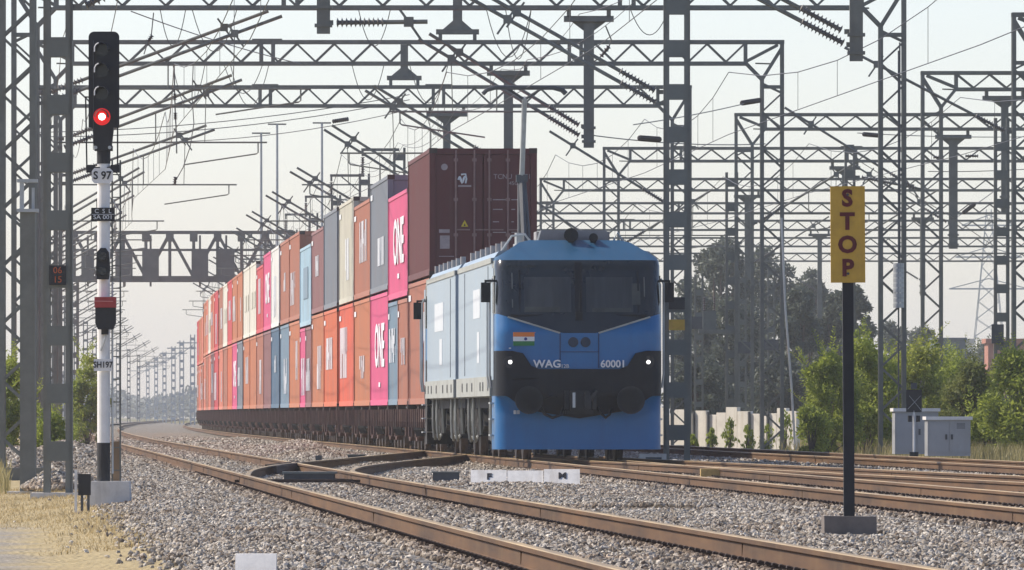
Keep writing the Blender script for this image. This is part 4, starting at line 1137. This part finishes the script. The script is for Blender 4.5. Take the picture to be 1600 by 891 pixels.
        # blinds behind the glass show as paler panes, lightened to suggest reflections
        m=MB()
        for (xa,xb) in ((-1.02,-.14),(.14,1.02)):
            rows=[[(x,yF(x,z)-.006,z) for x in np.linspace(xa,xb,8)] for z in (2.76,2.95,3.15,3.35,3.42)]
            m.grid(rows)
        m.build('sun_blind',mat('cab_blind',(.036,.043,.047),.35,0,.3,2.0,stretch=(5,1,.3),spec=.3),wsd)
        m=MB()
        for (xa,xb,za,zb_) in ((-1.0,-.35,2.765,2.86),(.25,.98,2.765,2.84),(1.0,1.16,2.9,3.3)):  # dash strips, plus an upright strip painted as side-window light
            rows=[[(x,yF(x,z)-.011,z) for x in np.linspace(xa,xb,6)] for z in np.linspace(za,zb_,3)]; m.grid(rows)
        m.build('dashboard',mat('dash_light_grey_green',(.055,.062,.055),.4,0,.7,1.4,spec=.3),wsd)
        m=MB()
        for (x,za,zb_) in ((1.235,3.05,3.42),(-1.235,3.2,3.5),(-1.235,2.85,3.0),(-.06,3.45,3.66)): m.bar((x,yF(x,za)-.012,za),(x,yF(x,zb_)-.012,zb_),.018,.01)
        m.build('pillar_glint',STEEL,wsd)  # thin paler bars painted as glints on the windscreen pillars
        # centre hatch with twin lamps
        m=MB()
        for s in (-1,1): m.bar((s*.36,-.128,1.72),(s*.36,-.128,2.36),.018,.01)
        m.bar((-.36,-.128,2.02),(.36,-.128,2.02),.01,.012); m.build('hatch_seam',mat('seam_blue',(.008,.03,.10),.6),r)
        for x in (-.115,.115):
            m=MB(); m.tube([(x,-.10,2.20),(x,-.135,2.20),(x,-.14,2.20),(x,-.13,2.20)],[.095,.095,.075,.075],20); hl=m.build('centre_lamp',mat('lamp_rim',(.004,.02,.05),.4),r)
            m=MB(); m.tube([(x,-.13,2.20),(x,-.136,2.20)],.062,16); m.build('lens',mat('lamp_glass',(.10,.20,.32),.3),hl)
        # headlights
        for s in (-1,1):
            m=MB(); m.tube([(s*1.29,.10,1.83),(s*1.29,-.10,1.83)],.115,18); hl=m.build('headlight',BLACKP,r)
            m=MB(); m.tube([(s*1.29,-.10,1.83),(s*1.29,-.106,1.83)],.036,14); m.build('lamp',LAMPW,hl)
        # flag
        fx,fz=-1.0,2.26
        fl_=MB()
        y=-.075
        for k,mt in enumerate((FGREEN,FWHITE,SAFF)):
            MB().box(fx-.23,fx+.23,y,y+.12,fz-.125+k*.084,fz-.125+(k+1)*.084-.001).build('flag_stripe',mt,r)
        m=MB(); m.tube([(fx,y+.01,fz+.001),(fx,y-.003,fz+.001)],.03,14); m.build('flag_wheel',mat('flag_navy',(.02,.03,.2),.6),r)
        text('lettering','WAG',.20,LETTER,r,(-.60,-.12,1.79),sx=1.05,bold=.004,ext=.03); text('lettering','12B',.10,LETTER,r,(-.27,-.12,1.75),ext=.03)
        text('lettering','60001',.19,LETTER,r,(.63,-.12,1.79),sx=1.0,bold=.004,ext=.03)
        m=MB()
        for (a,b) in ((-1.31,-1.27),(-1.23,-1.2),(-1.17,-1.11),(1.05,1.10),(1.12,1.17),(1.19,1.23)): m.box(a,b,-.02,.1,2.075,2.10)
        m.build('small_marking',LETTER,r)
        # buffers, coupler, hoses
        for x in (-.95,.95):
            m=MB(); m.tube([(x,.05,1.12),(x,-.28,1.12)],.15,16); m.tube([(x,-.28,1.12),(x,-.34,1.12)],.26,24); m.tube([(x,-.33,1.12),(x,-.345,1.12),(x,-.345,1.12),(x,-.33,1.12)],[.262,.262,.215,.215],24); m.build('buffer',BUFM,r)
        m=MB(); m.box(-.17,.17,-.35,.1,.92,1.30); m.box(-.19,-.05,-.48,-.33,.94,1.28); m.box(.08,.2,-.44,-.33,.96,1.26); m.bar((.1,-.4,1.0),(.3,-.3,1.3),.06); m.box(-.26,.26,-.2,.1,.86,.93); m.box(-.28,-.2,-.3,.1,.95,1.3); m.box(.24,.31,-.3,.1,.95,1.28); m.build('coupler',BUFM,r)
        m=MB(); m.tube([(-.12,-.46,.98),(-.12,-.46,1.26)],.035,8); m.build('coupler_pin',STEEL_L,r)
        m=MB()
        for (x0,x1_) in ((-.72,-.3),(.35,.6)): m.tube([(x0,-.13,.98),(x0+.06,-.3,.86),((x0+x1_)/2,-.33,.79),(x1_-.05,-.3,.85),(x1_,-.13,.98)],.028,7)
        m.tube([(-1.26,-.14,1.52),(-.1,-.16,1.54)],.018,6); m.tube([(-.65,-.2,1.14),(-.55,-.25,1.2),(-.42,-.2,1.17)],.022,6)
        m.build('brake_hose',LOCOBLK,r)
        m=MB(); 
        for x in (-1.22,-1.16,-.98): m.box(x,x+.045,-.14,-.06,.86,.93)
        m.build('hose_fitting',STEEL_L,r)
    else:
        pass
    return r
LY0=185.0
loco_unit('blue fronted electric locomotive with flag and lit headlights at the head of the train',(B(LY0),LY0,0),True)
loco_unit('pale blue rear locomotive unit with raised pantograph in front of the containers',(B(LY0)-math.sin(RZL)*17.9,LY0+17.88,0),False)

# ------------------------------------------------------------------ signal
SX,SYY=at(162,0,122)[0],122.0
def zsig(v): return CH+(VH-v)*SYY/F
def xsig(u): return (u-800)*SYY/F-SX
sg_=thing('railway_signal','tall white signal post showing a red light above a black head','signal',(SX,SYY,0))
MB().prism([(xsig(140),-.36),(xsig(205),-.36),(xsig(203),zsig(752)),(xsig(144),zsig(752))],-.28,.3).build('concrete_base',CONC,sg_)
m=MB(); m.tube([(0,0,zsig(752)),(0,0,zsig(692))],.082,18); m.build('lower_post',BLACKP,sg_)
m=MB(); m.tube([(0,0,zsig(692)),(0,0,zsig(255))],.079,18); m.build('post',WHITEP,sg_)
m=MB(); m.tube([(0,0,zsig(256)),(0,0,zsig(232))],.085,14); m.box(-.11,.11,-.1,.1,zsig(236),zsig(228)); m.build('head_socket',BLACKP,sg_)
def rounded(x0,x1,z0,z1,rad,n=6,bottom=True):
    o=[]
    for (cx,cz,a0) in ((x1-rad,z1-rad,0),(x0+rad,z1-rad,90)):
        for k in range(n+1):
            a=R(a0+90*k/n); o.append((cx+rad*math.cos(a),cz+rad*math.sin(a)))
    if bottom: o+= [(x0,z0),(x1,z0)]
    else: o+=[(x0,z0+.14),(x0+.06,z0),(x1-.06,z0),(x1,z0+.14)]
    return o
m=MB(); m.prism(rounded(xsig(139),xsig(187),zsig(200),zsig(50),.07),-.12,-.105); m.prism([(xsig(148),zsig(236)),(xsig(174),zsig(236)),(xsig(178),zsig(200)),(xsig(145),zsig(200))],-.115,.06)
m.box(xsig(148),xsig(180),-.105,.12,zsig(196),zsig(62))
hd=m.build('signal_head',BLACKP,sg_)
m=MB(); m.bar((xsig(146.5),-.125,zsig(235)),(xsig(146.5),-.125,zsig(64)),.008,.01); m.build('head_edge',STEEL_D,hd)
for k,v in enumerate((79,111,147,183)):
    zc=zsig(v); xc=xsig(160); h=MB(); rows=[]
    for (y,rr) in ((-.12,.085),(-.24,.088),(-.40,.082)):
        rows.append([(xc+rr*math.cos(R(a)),y,zc+rr*math.sin(R(a))) for a in range(-10,191,15)])
    h.grid(rows); rows2=[[(xc+(p[0]-xc)*.93,p[1],zc+(p[2]-zc)*.93) for p in row] for row in rows]; h.grid(rows2[::-1])
    b_=len(h.v); h.grid([rows[2],rows2[2]])
    asp=h.build('lamp_hood',BLACKP,hd)
    m=MB(); m.tube([(xc,-.118,zc),(xc,-.135,zc)],.084 if k<3 else .105,20); m.build('lens',LAMPR2 if k==3 else LENS,asp)
    if k==3:
        m=MB(); m.tube([(xc,-.137,zc),(xc,-.142,zc)],.042,18); m.build('lamp',LAMPR,asp)
    else:
        m=MB(); m.tube([(xc-.080,-.405,zc-.03),(xc-.080,-.405,zc+.025),(xc-.062,-.405,zc+.06),(xc-.03,-.405,zc+.08)],.009,6); m.build('hood_glint',WHITEP,asp)  # white crescent painted as the sun glint on the hood edge
m=MB()
for q in (xsig(136),xsig(184)):
    m.bar((q,-.05,zsig(262)),(q-.0+( -.015 if q<0 else 0),-.05,zsig(152)),.018)
m.bar((xsig(133),-.05,zsig(152)),(xsig(145),-.05,zsig(152)),.018); m.bar((xsig(136),-.05,zsig(263)),(xsig(186),-.05,zsig(263)),.03)
for q in (xsig(142),xsig(180)): m.box(q-.055,q+.055,-.08,.05,zsig(270),zsig(258))
m.build('head_guard',BLACKP,sg_)
m=MB()
for (q,z) in ((xsig(150),zsig(231)),(xsig(172),zsig(231))): m.tube([(q,-.12,z),(q,-.09,z)],.022,10)
m.build('bolt',STEEL_L,sg_)
pl=MB().prism([(xsig(144),zsig(282)),(xsig(148),zsig(287)),(xsig(172),zsig(287)),(xsig(177),zsig(282)),(xsig(177),zsig(268)),(xsig(172),zsig(263)),(xsig(148),zsig(263)),(xsig(144),zsig(268))],-.11,-.095).build('number_plate',WHITEP,sg_)
text('lettering','S 97',.135,BLACKP,pl,(xsig(160.5),-.113,zsig(275)),sx=.95,bold=.003)
pl=MB().box(xsig(143),xsig(180),-.11,-.095,zsig(346),zsig(325)).build('notice_plate',BLACKP,sg_)
text('lettering','C  S  L',.075,LETTER,pl,(xsig(161.5),-.113,zsig(330.5))); text('lettering','SA 001',.072,LETTER,pl,(xsig(161.5),-.113,zsig(340)),sx=1.15)
MB().box(xsig(144),xsig(179),-.114,-.11,zsig(335.6),zsig(335)).build('divider_line',LETTER,pl)
# calling-on head
m=MB(); m.prism([(xsig(152),zsig(437)),(xsig(171),zsig(437)),(xsig(173),zsig(420)),(xsig(171),zsig(395)),(xsig(166),zsig(388)),(xsig(158),zsig(388)),(xsig(152),zsig(395)),(xsig(151),zsig(420))],-.2,-.09); ch_=m.build('calling_on_head',BLACKP,sg_)
for v in (401,424):
    m=MB(); zc=zsig(v); m.tube([(xsig(161),-.2,zc),(xsig(161),-.25,zc)],.055,14); m.build('lens',LENS,ch_)
# shunt head with red hood
m=MB(); m.prism([(xsig(150),zsig(505)),(xsig(154),zsig(515)),(xsig(178),zsig(515)),(xsig(182),zsig(505)),(xsig(182),zsig(466)),(xsig(150),zsig(466))],-.24,-.09); m.box(xsig(159),xsig(170),-.15,0,zsig(523),zsig(514)); sh=m.build('shunt_head',BLACKP,sg_)
m=MB(); m.box(xsig(149),xsig(182.5),-.27,-.08,zsig(481),zsig(464.5)); m.build('red_hood',REDHOOD,sh)
m=MB(); m.bar((xsig(148),-.28,zsig(471)),(xsig(178),-.28,zsig(471.5)),.03,.01); m.build('hood_edge',mat('pale_red',(.5,.2,.19),.5),sh)
m=MB(); m.tube([(xsig(166),-.14,zsig(524)),(xsig(163),-.13,zsig(535)),(xsig(158),-.10,zsig(548))],.014,6); m.tube([(xsig(176),-.06,zsig(440)),(xsig(176.5),-.06,zsig(740))],.012,6); m.build('cable',STEEL_L,sg_)
pl=MB().box(xsig(147),xsig(176),-.105,-.09,zsig(580),zsig(561)).build('number_plate',WHITEP,sg_)
text('lettering','SH197',.105,BLACKP,pl,(xsig(161.5),-.108,zsig(570.5)),bold=.002,sx=.84)
# ladder behind the post
m=MB()
for q in (.10,.20): m.bar((q+.0,.12,zsig(752)),(q,.12,zsig(250)),.02)
z=zsig(735)
while z<zsig(260): m.bar((.10,.12,z),(.20,.12,z),.014); z+=.28
m.build('ladder',STEEL,sg_)
m=MB().box(xsig(174),xsig(186),.35,.5,-.3,zsig(690)); m.build('cable_post',mat('rusty_brown_post',(.22,.15,.09),.8),sg_)

# small black marker board on two legs
mk=thing('marker_board','small black board on two legs in the dry grass beside the signal base','board',(*at(132,0,117)[:2],-.35))
MB().box(-.075,.075,-.012,.012,.25,.50).build('panel',BLACKP,mk)
for q in (-.045,.03): MB().box(q,q+.03,.013,.045,-.05,.5).build('leg',STEEL_D,mk)
MB().box(-.12,-.09,.05,.09,-.05,.55).build('edge_post',WHITEP,mk)

# ------------------------------------------------------------------ stop board
sb=thing('stop_sign','yellow stop board on a black post set in a grey block','sign',(at(1327,0,88)[0],88,-.26))
z0=.26
MB().box(-.048,.048,-.03,.03,.18,z0+2.10).build('post',BLACKP,sb)
m=MB().prism([(-.232,0),(.232,-.01),(.23,.205),(-.235,.215)],-.2,.2); m.build('concrete_block',CONC_D,sb)
bd=MB().box(-.153,.153,-.058,-.0305,z0+2.02,z0+2.875).build('board',OCHRE,sb)
for zz in (z0+2.10,z0+2.80):
    MB().tube([(0,-.0575,zz),(0,-.066,zz)],.012,8).build('bolt',STEEL_D,bd); MB().box(-.075,.075,.0305,.04,zz-.02,zz+.02).build('clamp',STEEL_D,sb)
sb.rotation_euler=(0,R(-.35),R(2.0))
for k,ch in enumerate('STOP'): text('lettering',ch,.205,MAROON,bd,(-.004,-.061,z0+2.875-.112-k*.206),sx=1.0,bold=.008)

# ------------------------------------------------------------------ small trackside things
fmk=thing('fouling_mark','white concrete fouling mark of three blocks lying in the ballast before the locomotive','marker',(at(821,0,145)[0],145,-.19))
for k in range(3):
    x0=-.80+k*.535; dz=(.0,-.008,.012)[k]
    o=MB().prism([(-.30,-.05+dz),(.16,-.05+dz),(.16,.23+dz),(.02,.23+dz),(-.20,.03+dz)],x0,x0+.525,'x').build('block',WASH,fmk)
    an=math.atan2(.20,.22)
    if k!=1: text('lettering','F' if k==0 else 'M',.17,BLACKP,o,(x0+.27,-.09-.004,.13+dz+.004),rot=(an,0,0),sx=.95,bold=.006)
jb=thing('junction_box','low dark box in the ballast left of the white fouling mark','box',(at(697,0,150)[0],150,-.2))
MB().box(-.2,.2,-.15,.15,0,.17).build('casing',STEEL_D,jb); MB().box(-.22,.22,-.17,.17,.17,.19).build('lid',PLATE,jb)
wb=thing('marker_stone','white concrete marker stone at the bottom edge of the picture','marker',(at(400,0,62)[0],62,-.33))
MB().prism([(-.30,0),(.14,0),(.14,.31),(.0,.31)],-.128,.128,'x').build('stone',WASH,wb)
bl=thing('concrete_block','pale concrete block lying right of the locomotive on the ballast','block',(at(1020,0,205)[0],205,-.22))
MB().box(-.28,.28,-.2,.2,0,.26).build('block',CONC,bl); MB().box(-.15,.18,-.204,-.2005,.05,.19).build('recess',STEEL_D,bl)
hp_=thing('trackside_peg','short dark peg standing in the ballast between the near track and train','peg',(at(498,0,190)[0],190,-.25))
MB().box(-.06,.06,-.06,.06,0,.32).build('peg',STEEL_D,hp_)
jb2=thing('junction_box','dark junction box beside the wagons near the switch rails','box',(at(557,0,205)[0],205,-.25))
MB().box(-.18,.18,-.15,.15,0,.26).build('casing',STEEL_D,jb2); MB().box(-.2,.2,-.17,.17,.26,.28).build('lid',PLATE,jb2)
tb=thing('timber_block','short ochre timber block lying on the rusty rails in front of the locomotive shadow','block',(at(1111,0,158.5)[0],158.5,-.17))
MB().box(-.17,.17,-.3,.3,0,.155).build('timber',mat('ochre_rail_end',(.50,.34,.12),.8,0,.25,6),tb)  # ochre block added for the sunlit end face of a rail
# cabinets
def cabinet(label,u0,u1,v0,v1,Y):
    a=at(u0,v1,Y); b=at(u1,v0,Y); r=thing('equipment_cabinet',label,'cabinet',((a[0]+b[0])/2,Y,a[2]-.05),.05,'grey trackside cabinets')
    W=(b[0]-a[0])/2; H=b[2]-a[2]+.05
    MB().box(-W,W,-.35,.35,0,H-.07).build('casing',CAB,r)
    MB().box(-W-.04,W+.04,-.4,.4,H-.07,H).build('roof',WHITEP,r)
    for s in (-1,1):
        d=MB().box(-W+.03 if s<0 else .01,-.01 if s<0 else W-.03,-.362,-.351,.08,H-.12).build('door',CAB,r)
        MB().box(s*.06-.02,s*.06+.02,-.38,-.362,H*.42,H*.55).build('handle',STEEL_D,d)
    m=MB()
    for k in range(5): m.box(W*.35,W*.75,-.366,-.3625,H*.7+k*.025,H*.7+k*.025+.01)
    m.build('vent',STEEL_D,r)
    return r
cabinet('taller grey cabinet behind the small shunt signal',1396,1464,638,706,212)
cabinet('lower grey cabinet with white roof in front of the dark bush',1447,1514,651,709,208)
ds_=thing('shunt_signal','small black disc signal with a pale cross before the grey cabinets','signal',(at(1428,0,204)[0],204,-.22))
MB().tube([(0,0,.1),(0,0,1.15)],.022,8).build('post',WHITEP,ds_); MB().box(-.09,.09,-.08,.08,-.1,.3).build('base',BLACKP,ds_)
dk=MB().box(-.16,.16,-.02,.02,1.12,1.58).build('disc',BLACKP,ds_)
m=MB(); m.bar((-.13,-.025,1.18),(.14,-.025,1.46),.022,.008); m.bar((-.10,-.03,1.46),(.15,-.03,1.16),.022,.008); m.build('cross_mark',STEEL_L,dk)
for q in (-.085,.085): MB().tube([(q,-.06,.92),(q,-.06,1.05)],.045,10).build('lamp',BLACKP,ds_)
MB().box(-.06,.06,-.05,.05,1.6,1.72).build('top_lamp',STEEL_D,ds_)

# whitewashed wall and fence posts
wl=thing('boundary_wall','broken whitewashed wall with dark posts right of the locomotive','wall',(at(1135,0,330)[0],330,-.3),R(-48))
m=MB(); rw=random.Random(2); x=-3.5
while x<3.4:
    wdt=rw.uniform(.35,.62); m.box(x,x+wdt-.02,-.08,.08,0,1.22+rw.uniform(-.12,.18)); x+=wdt
m.build('wall_panel',ROCKWALL,wl)
m=MB()
for x in (-1.5,-.8,1.2,2.1): m.box(x,x+.07,-.16,-.09,0,1.25)
m.build('fence_post',STEEL_D,wl)
for i,(u,Y) in enumerate(((1552,900),(1482,840),(1590,760))):
    W=(2.6,1.9,2.4)[i]; H=(6.2,7.2,6.6)[i]
    r=thing('house',('cream distant house with dark windows at the right horizon','small pale distant house left of its neighbours on the horizon','reddish distant house at the right picture edge')[i],'house',(at(u,0,Y)[0],Y,-.3))
    MB().box(-W,W,-3,3,0,H).build('wall',BUILDW if i<2 else BUILDR,r)
    MB().box(-W-.2,W+.2,-3.2,3.2,H,H+.35).build('roof',BUILDR if i!=1 else BUILDW,r)
    for k in range(3):
        for z in (H-2.0,H-4.5): MB().box(-W+.5+k*W*.65,-W+1.2+k*W*.65,-3.03,-3.005,z,z+1.2).build('window',WINDARK,r)
wh=thing('grey_building','flat grey building low on the horizon beyond the bushes','building',(at(1497,0,780)[0],780,-.3))
MB().box(-1.9,.6,0,8,0,7.0).build('wall',BUILDG,wh); MB().box(-2.0,.7,-.1,8.1,7.0,7.2).build('roof',BUILDG,wh)
# pylon
py=thing('power_pylon','pale lattice power pylon in the haze on the right','pylon',(at(1545,0,1250)[0],1250,-.3))
m=MB(); H=27
def wz(z): return 2.6*(1-z/H)**1.1+.3
for sx_ in (-1,1):
    for sy_ in (-1,1):
        zz=0
        while zz<H-.5:
            m.bar((sx_*wz(zz),sy_*wz(zz),zz),(sx_*wz(zz+1.5),sy_*wz(zz+1.5),zz+1.5),.10); zz+=1.5
for k in range(12):
    za=k*2.2; zb2=za+2.2
    for sy_ in (-1,1):
        m.bar((-wz(za),sy_*wz(za),za),(wz(zb2),sy_*wz(zb2),zb2),.06); m.bar((wz(za),sy_*wz(za),za),(-wz(zb2),sy_*wz(zb2),zb2),.06)
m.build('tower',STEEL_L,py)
m=MB()
for z,l in ((17,5),(21,4.2),(25,3.4)): m.bar((-l,0,z),(l,0,z),.2); m.bar((-l,0,z),(0,0,z+1.3),.12); m.bar((l,0,z),(0,0,z+1.3),.12)
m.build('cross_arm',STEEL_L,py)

# ------------------------------------------------------------------ vegetation
def crown_mesh(seed,rx,ry,h0,h1,nclump,nleaf,ls,spread=.30,upright=False,taper=1.0):
    r=random.Random(seed); m=MB(); cl=[]
    for k in range(nclump):
        a=r.uniform(0,6.283); q=math.sqrt(r.random()); t=r.random()**.8
        z=h0+(h1-h0)*t; sh=math.sin(math.pi*min(1,(.18+.82*t))**taper)**.6 if t<.98 else .35
        sh=max(.25,sh)
        cl.append((rx*q*sh*math.cos(a),ry*q*sh*math.sin(a),z*(1-.10*q*r.random()),r.uniform(.55,1.25)))
    for (cx,cy,cz,sz) in cl:
        R0=spread*sz*min(rx,(h1-h0)*.6)
        for i in range(int(nleaf*sz/nclump)):
            d=Vector((r.gauss(0,1),r.gauss(0,1),r.gauss(0,.75)))
            d=d.normalized()*R0*(r.random()**.45)
            p=Vector((cx,cy,cz))+d
            if p.z<0.02: p.z=r.uniform(0.02,.3)
            L_=ls*r.uniform(.6,1.5); w_=L_*r.uniform(.28,.5)
            if upright: ax=Vector((r.gauss(0,.45),r.gauss(0,.45),1)).normalized()
            else: ax=(d.normalized()*.7+Vector((r.gauss(0,.6),r.gauss(0,.6),r.gauss(0,.6)-.15))).normalized()
            sd_=ax.cross(Vector((r.gauss(0,1),r.gauss(0,1),r.gauss(0,1)))).normalized()*w_/2
            b=len(m.v); m.v+=[tuple(p-ax*L_/2),tuple(p+sd_),tuple(p+ax*L_/2),tuple(p-sd_)]; m.face((b,b+1,b+2,b+3))
    return m,cl
def plant(name,label,cat,loc,seed,rx,ry,h0,h1,nc,nl,ls,leaf,trunk_r=.05,group=None,spread=.3,upright=False,rz=0):
    r=thing(name,label,cat,loc,rz,group)
    m,cl=crown_mesh(seed,rx,ry,h0,h1,nc,nl,ls,spread,upright)
    if name=='bush' and 'sprig' not in label:
        rs_=random.Random(seed*7)
        for k in range(34):
            cx,cy,cz,sz=rs_.choice(cl); p=Vector((cx,cy,cz)); d=Vector((rs_.gauss(0,.35)+cx*.25/max(rx,.1),rs_.gauss(0,.35),1)).normalized(); n_=rs_.randint(6,11)
            p=p+d*(h1*.10)
            for i in range(n_):
                p=p+d*.065; d=(d+Vector((rs_.gauss(0,.06),rs_.gauss(0,.06),-.02))).normalized()
                for sg2 in (-1,1):
                    ax=(d*.6+Vector((sg2*rs_.uniform(.4,1),rs_.gauss(0,.5),rs_.uniform(-.2,.4)))).normalized(); L_=ls*rs_.uniform(.9,1.5)*(1-.5*i/n_); sd_=ax.cross(Vector((rs_.gauss(0,1),rs_.gauss(0,1),.3))).normalized()*L_*.16
                    b=len(m.v); m.v+=[tuple(p),tuple(p+ax*L_*.5+sd_),tuple(p+ax*L_),tuple(p+ax*L_*.5-sd_)]; m.face((b,b+1,b+2,b+3))
    m.build('crown',leaf,r)
    t=MB(); t.tube([(0,0,-.1),(.02*rx,0,h0*.6),(0,.02,max(h0,.3)+.15*(h1-h0))],[trunk_r*1.25,trunk_r,trunk_r*.75],8)
    for (cx,cy,cz,sz) in cl[:14]:
        t.tube([(0,0,max(h0*.55,.05)),(cx*.45,cy*.45,h0*.4+cz*.5),(cx,cy,cz)],[trunk_r*.6,trunk_r*.38,trunk_r*.12],5)
    t.build('trunk',BARK,r); return r
def bush(label,u,vtop,Y,wpx,seed,n=5200,leaf=None,ls=.11,upright=False):
    x,_,z=at(u,vtop,Y); rx=wpx*Y/F/2
    return plant('bush',label,'bush',(x,Y,gz(x,Y)-.05),seed,rx,rx*1.1,.1,z+.35,38,int(n*1.7),ls,leaf or LEAF_B,.035,'green bushes at the edge of the tracks',.42,upright)
bush('bright green bush left of the stop board post',1292,556,238,95,1,6500)
bush('tall green bush directly behind the stop board post',1352,528,243,110,2,8000)
bush('leafy green bush behind the lattice columns right of the stop board',1425,548,248,125,3,8000,leafmat('yellow_green_leaf',(.05,.10,.015),(.46,.48,.10),1.5,.5,-.22))
LEAF_O=leafmat('olive_leaf',(.03,.06,.016),(.25,.27,.08),1.1,.45,-.28)
bush('green bush behind the lower grey cabinet',1520,574,244,100,4,7000,LEAF_O)
bush('large dark green bush at the right picture edge',1588,556,236,120,5,9000)
bush('hazy olive bush between the bigger green bushes',1480,552,330,120,6,5000,ls=.13)
bush('wide green bush filling the gap behind the shunt signal',1388,560,252,120,12,8000)
bush('green bush between the cabinets and the right mast',1478,566,250,90,13,6000)
bush('dark green undergrowth bush right of the lower cabinet',1548,620,240,90,14,5000)
bush('low green bush left of the stop board among the weeds',1282,606,246,50,15,4000)
bush('low bright sprig bush at the foot of the stop board post',1268,640,232,60,7,2400,ls=.09)
bush('green bush behind the square post on the far left',12,566,225,75,8,7000)
bush('small bush at the left picture edge under the lattice column',-12,600,205,60,9,3500)
bush('faded olive bush behind the ballast heap near the signal',137,566,330,60,10,4000,ls=.13)
bush('low weedy bush among the left masts',80,655,215,70,11,3000,ls=.09)
for i,(u,v,wd) in enumerate(((1112,655,30),(1140,640,42),(1168,650,34),(1198,648,40),(1228,630,46),(1083,668,26))):
    bush(('small sprig plant before the white wall, %s from the left'%['second','third','fourth','fifth','sixth','first'][i]),u,v+16,286,wd*.55,30+i,260,ls=.10,upright=True)
TG='hazy trees beyond the tracks on the right'
def tree(label,u,vtop,Y,wpx,seed,n=9000,leaf=None,ls=.5,h0f=.12):
    x,_,z=at(u,vtop,Y); rx=wpx*Y/F/2; h=z+.3
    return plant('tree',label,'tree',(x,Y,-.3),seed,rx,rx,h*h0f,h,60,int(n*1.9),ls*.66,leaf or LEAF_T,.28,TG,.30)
tree('hazy broad tree whose top rises behind the tall battened mast',1120,374,640,150,41,9000)
tree('hazy tallest tree left of the stop board behind slender masts',1195,392,660,130,42,9000)
tree('round hazy tree just left of the stop board',1268,420,680,120,43,8000)
tree('dark tree showing right of the stop board post',1335,448,560,80,44,7000,ls=.4)
tree('dense hazy tree directly left of the stop board lower half',1248,446,520,95,52,9000,ls=.42,h0f=.03)
tree('dense hazy tree hidden partly by the stop board post',1306,452,540,85,53,8000,ls=.42,h0f=.03)
tree('low hazy tree beside the tall battened mast, behind the locomotive mirror',1090,440,560,90,45,6000,ls=.42)
tree('dim tree filling the gap behind the transformer mast',1150,470,520,110,46,7000,ls=.42)
tree('dim bushy tree below the stop board left side',1225,560,470,120,47,6000,ls=.36,h0f=.02)
tree('dim bushy tree behind the transformer mast foot',1100,560,450,120,48,6000,ls=.36,h0f=.02)
tree('distant low tree on the right horizon beside the grey building',1440,512,820,90,49,4500,ls=.5,h0f=.04)
tree('distant low tree right of the grey building',1545,535,860,110,50,4500,ls=.5,h0f=.04)
tree('distant low tree behind the stop board at the horizon',1395,500,760,80,51,4500,ls=.5,h0f=.04)
# far woods at the end of the line: one mass
m=MB(); rf=random.Random(9)
for k in range(240):
    Yf=rf.uniform(2300,3000); u=rf.uniform(-120,700); x=(u-800)*Yf/F; h=rf.uniform(7,12)*(.8+.35*math.sin(u*.02)); rx=rf.uniform(4,9)
    for i in range(110):
        d=Vector((rf.gauss(0,1),rf.gauss(0,1),rf.gauss(0,1))).normalized()*rf.random()**.4
        p=Vector((x+d.x*rx,Yf+d.y*rx,h*.52+d.z*h*.5)); s_=rf.uniform(.5,1.1); ax=Vector((rf.gauss(0,1),rf.gauss(0,1),rf.gauss(0,1))).normalized(); sd_=ax.orthogonal().normalized()*s_*.5
        b=len(m.v); m.v+=[tuple(p-ax*s_),tuple(p+sd_),tuple(p+ax*s_),tuple(p-sd_)]; m.face((b,b+1,b+2,b+3))
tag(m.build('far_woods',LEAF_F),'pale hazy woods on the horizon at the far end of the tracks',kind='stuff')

# ------------------------------------------------------------------ haze
hz=MB().box(-3300,3300,-120,3300,-1.5,33.0)
hm=bpy.data.materials.new('haze_air'); hm.use_nodes=True; nt=hm.node_tree; nt.nodes.clear()
ou=nt.nodes.new('ShaderNodeOutputMaterial'); pv=nt.nodes.new('ShaderNodeVolumePrincipled')
pv.inputs['Color'].default_value=(.86,.90,.95,1); pv.inputs['Density'].default_value=.00017; pv.inputs['Anisotropy'].default_value=.2
pv.inputs['Density Attribute'].default_value=''
nt.links.new(pv.outputs[0],ou.inputs['Volume'])
tag(hz.build('haze',hm),'thin grey haze in the air over the railway',kind='stuff')
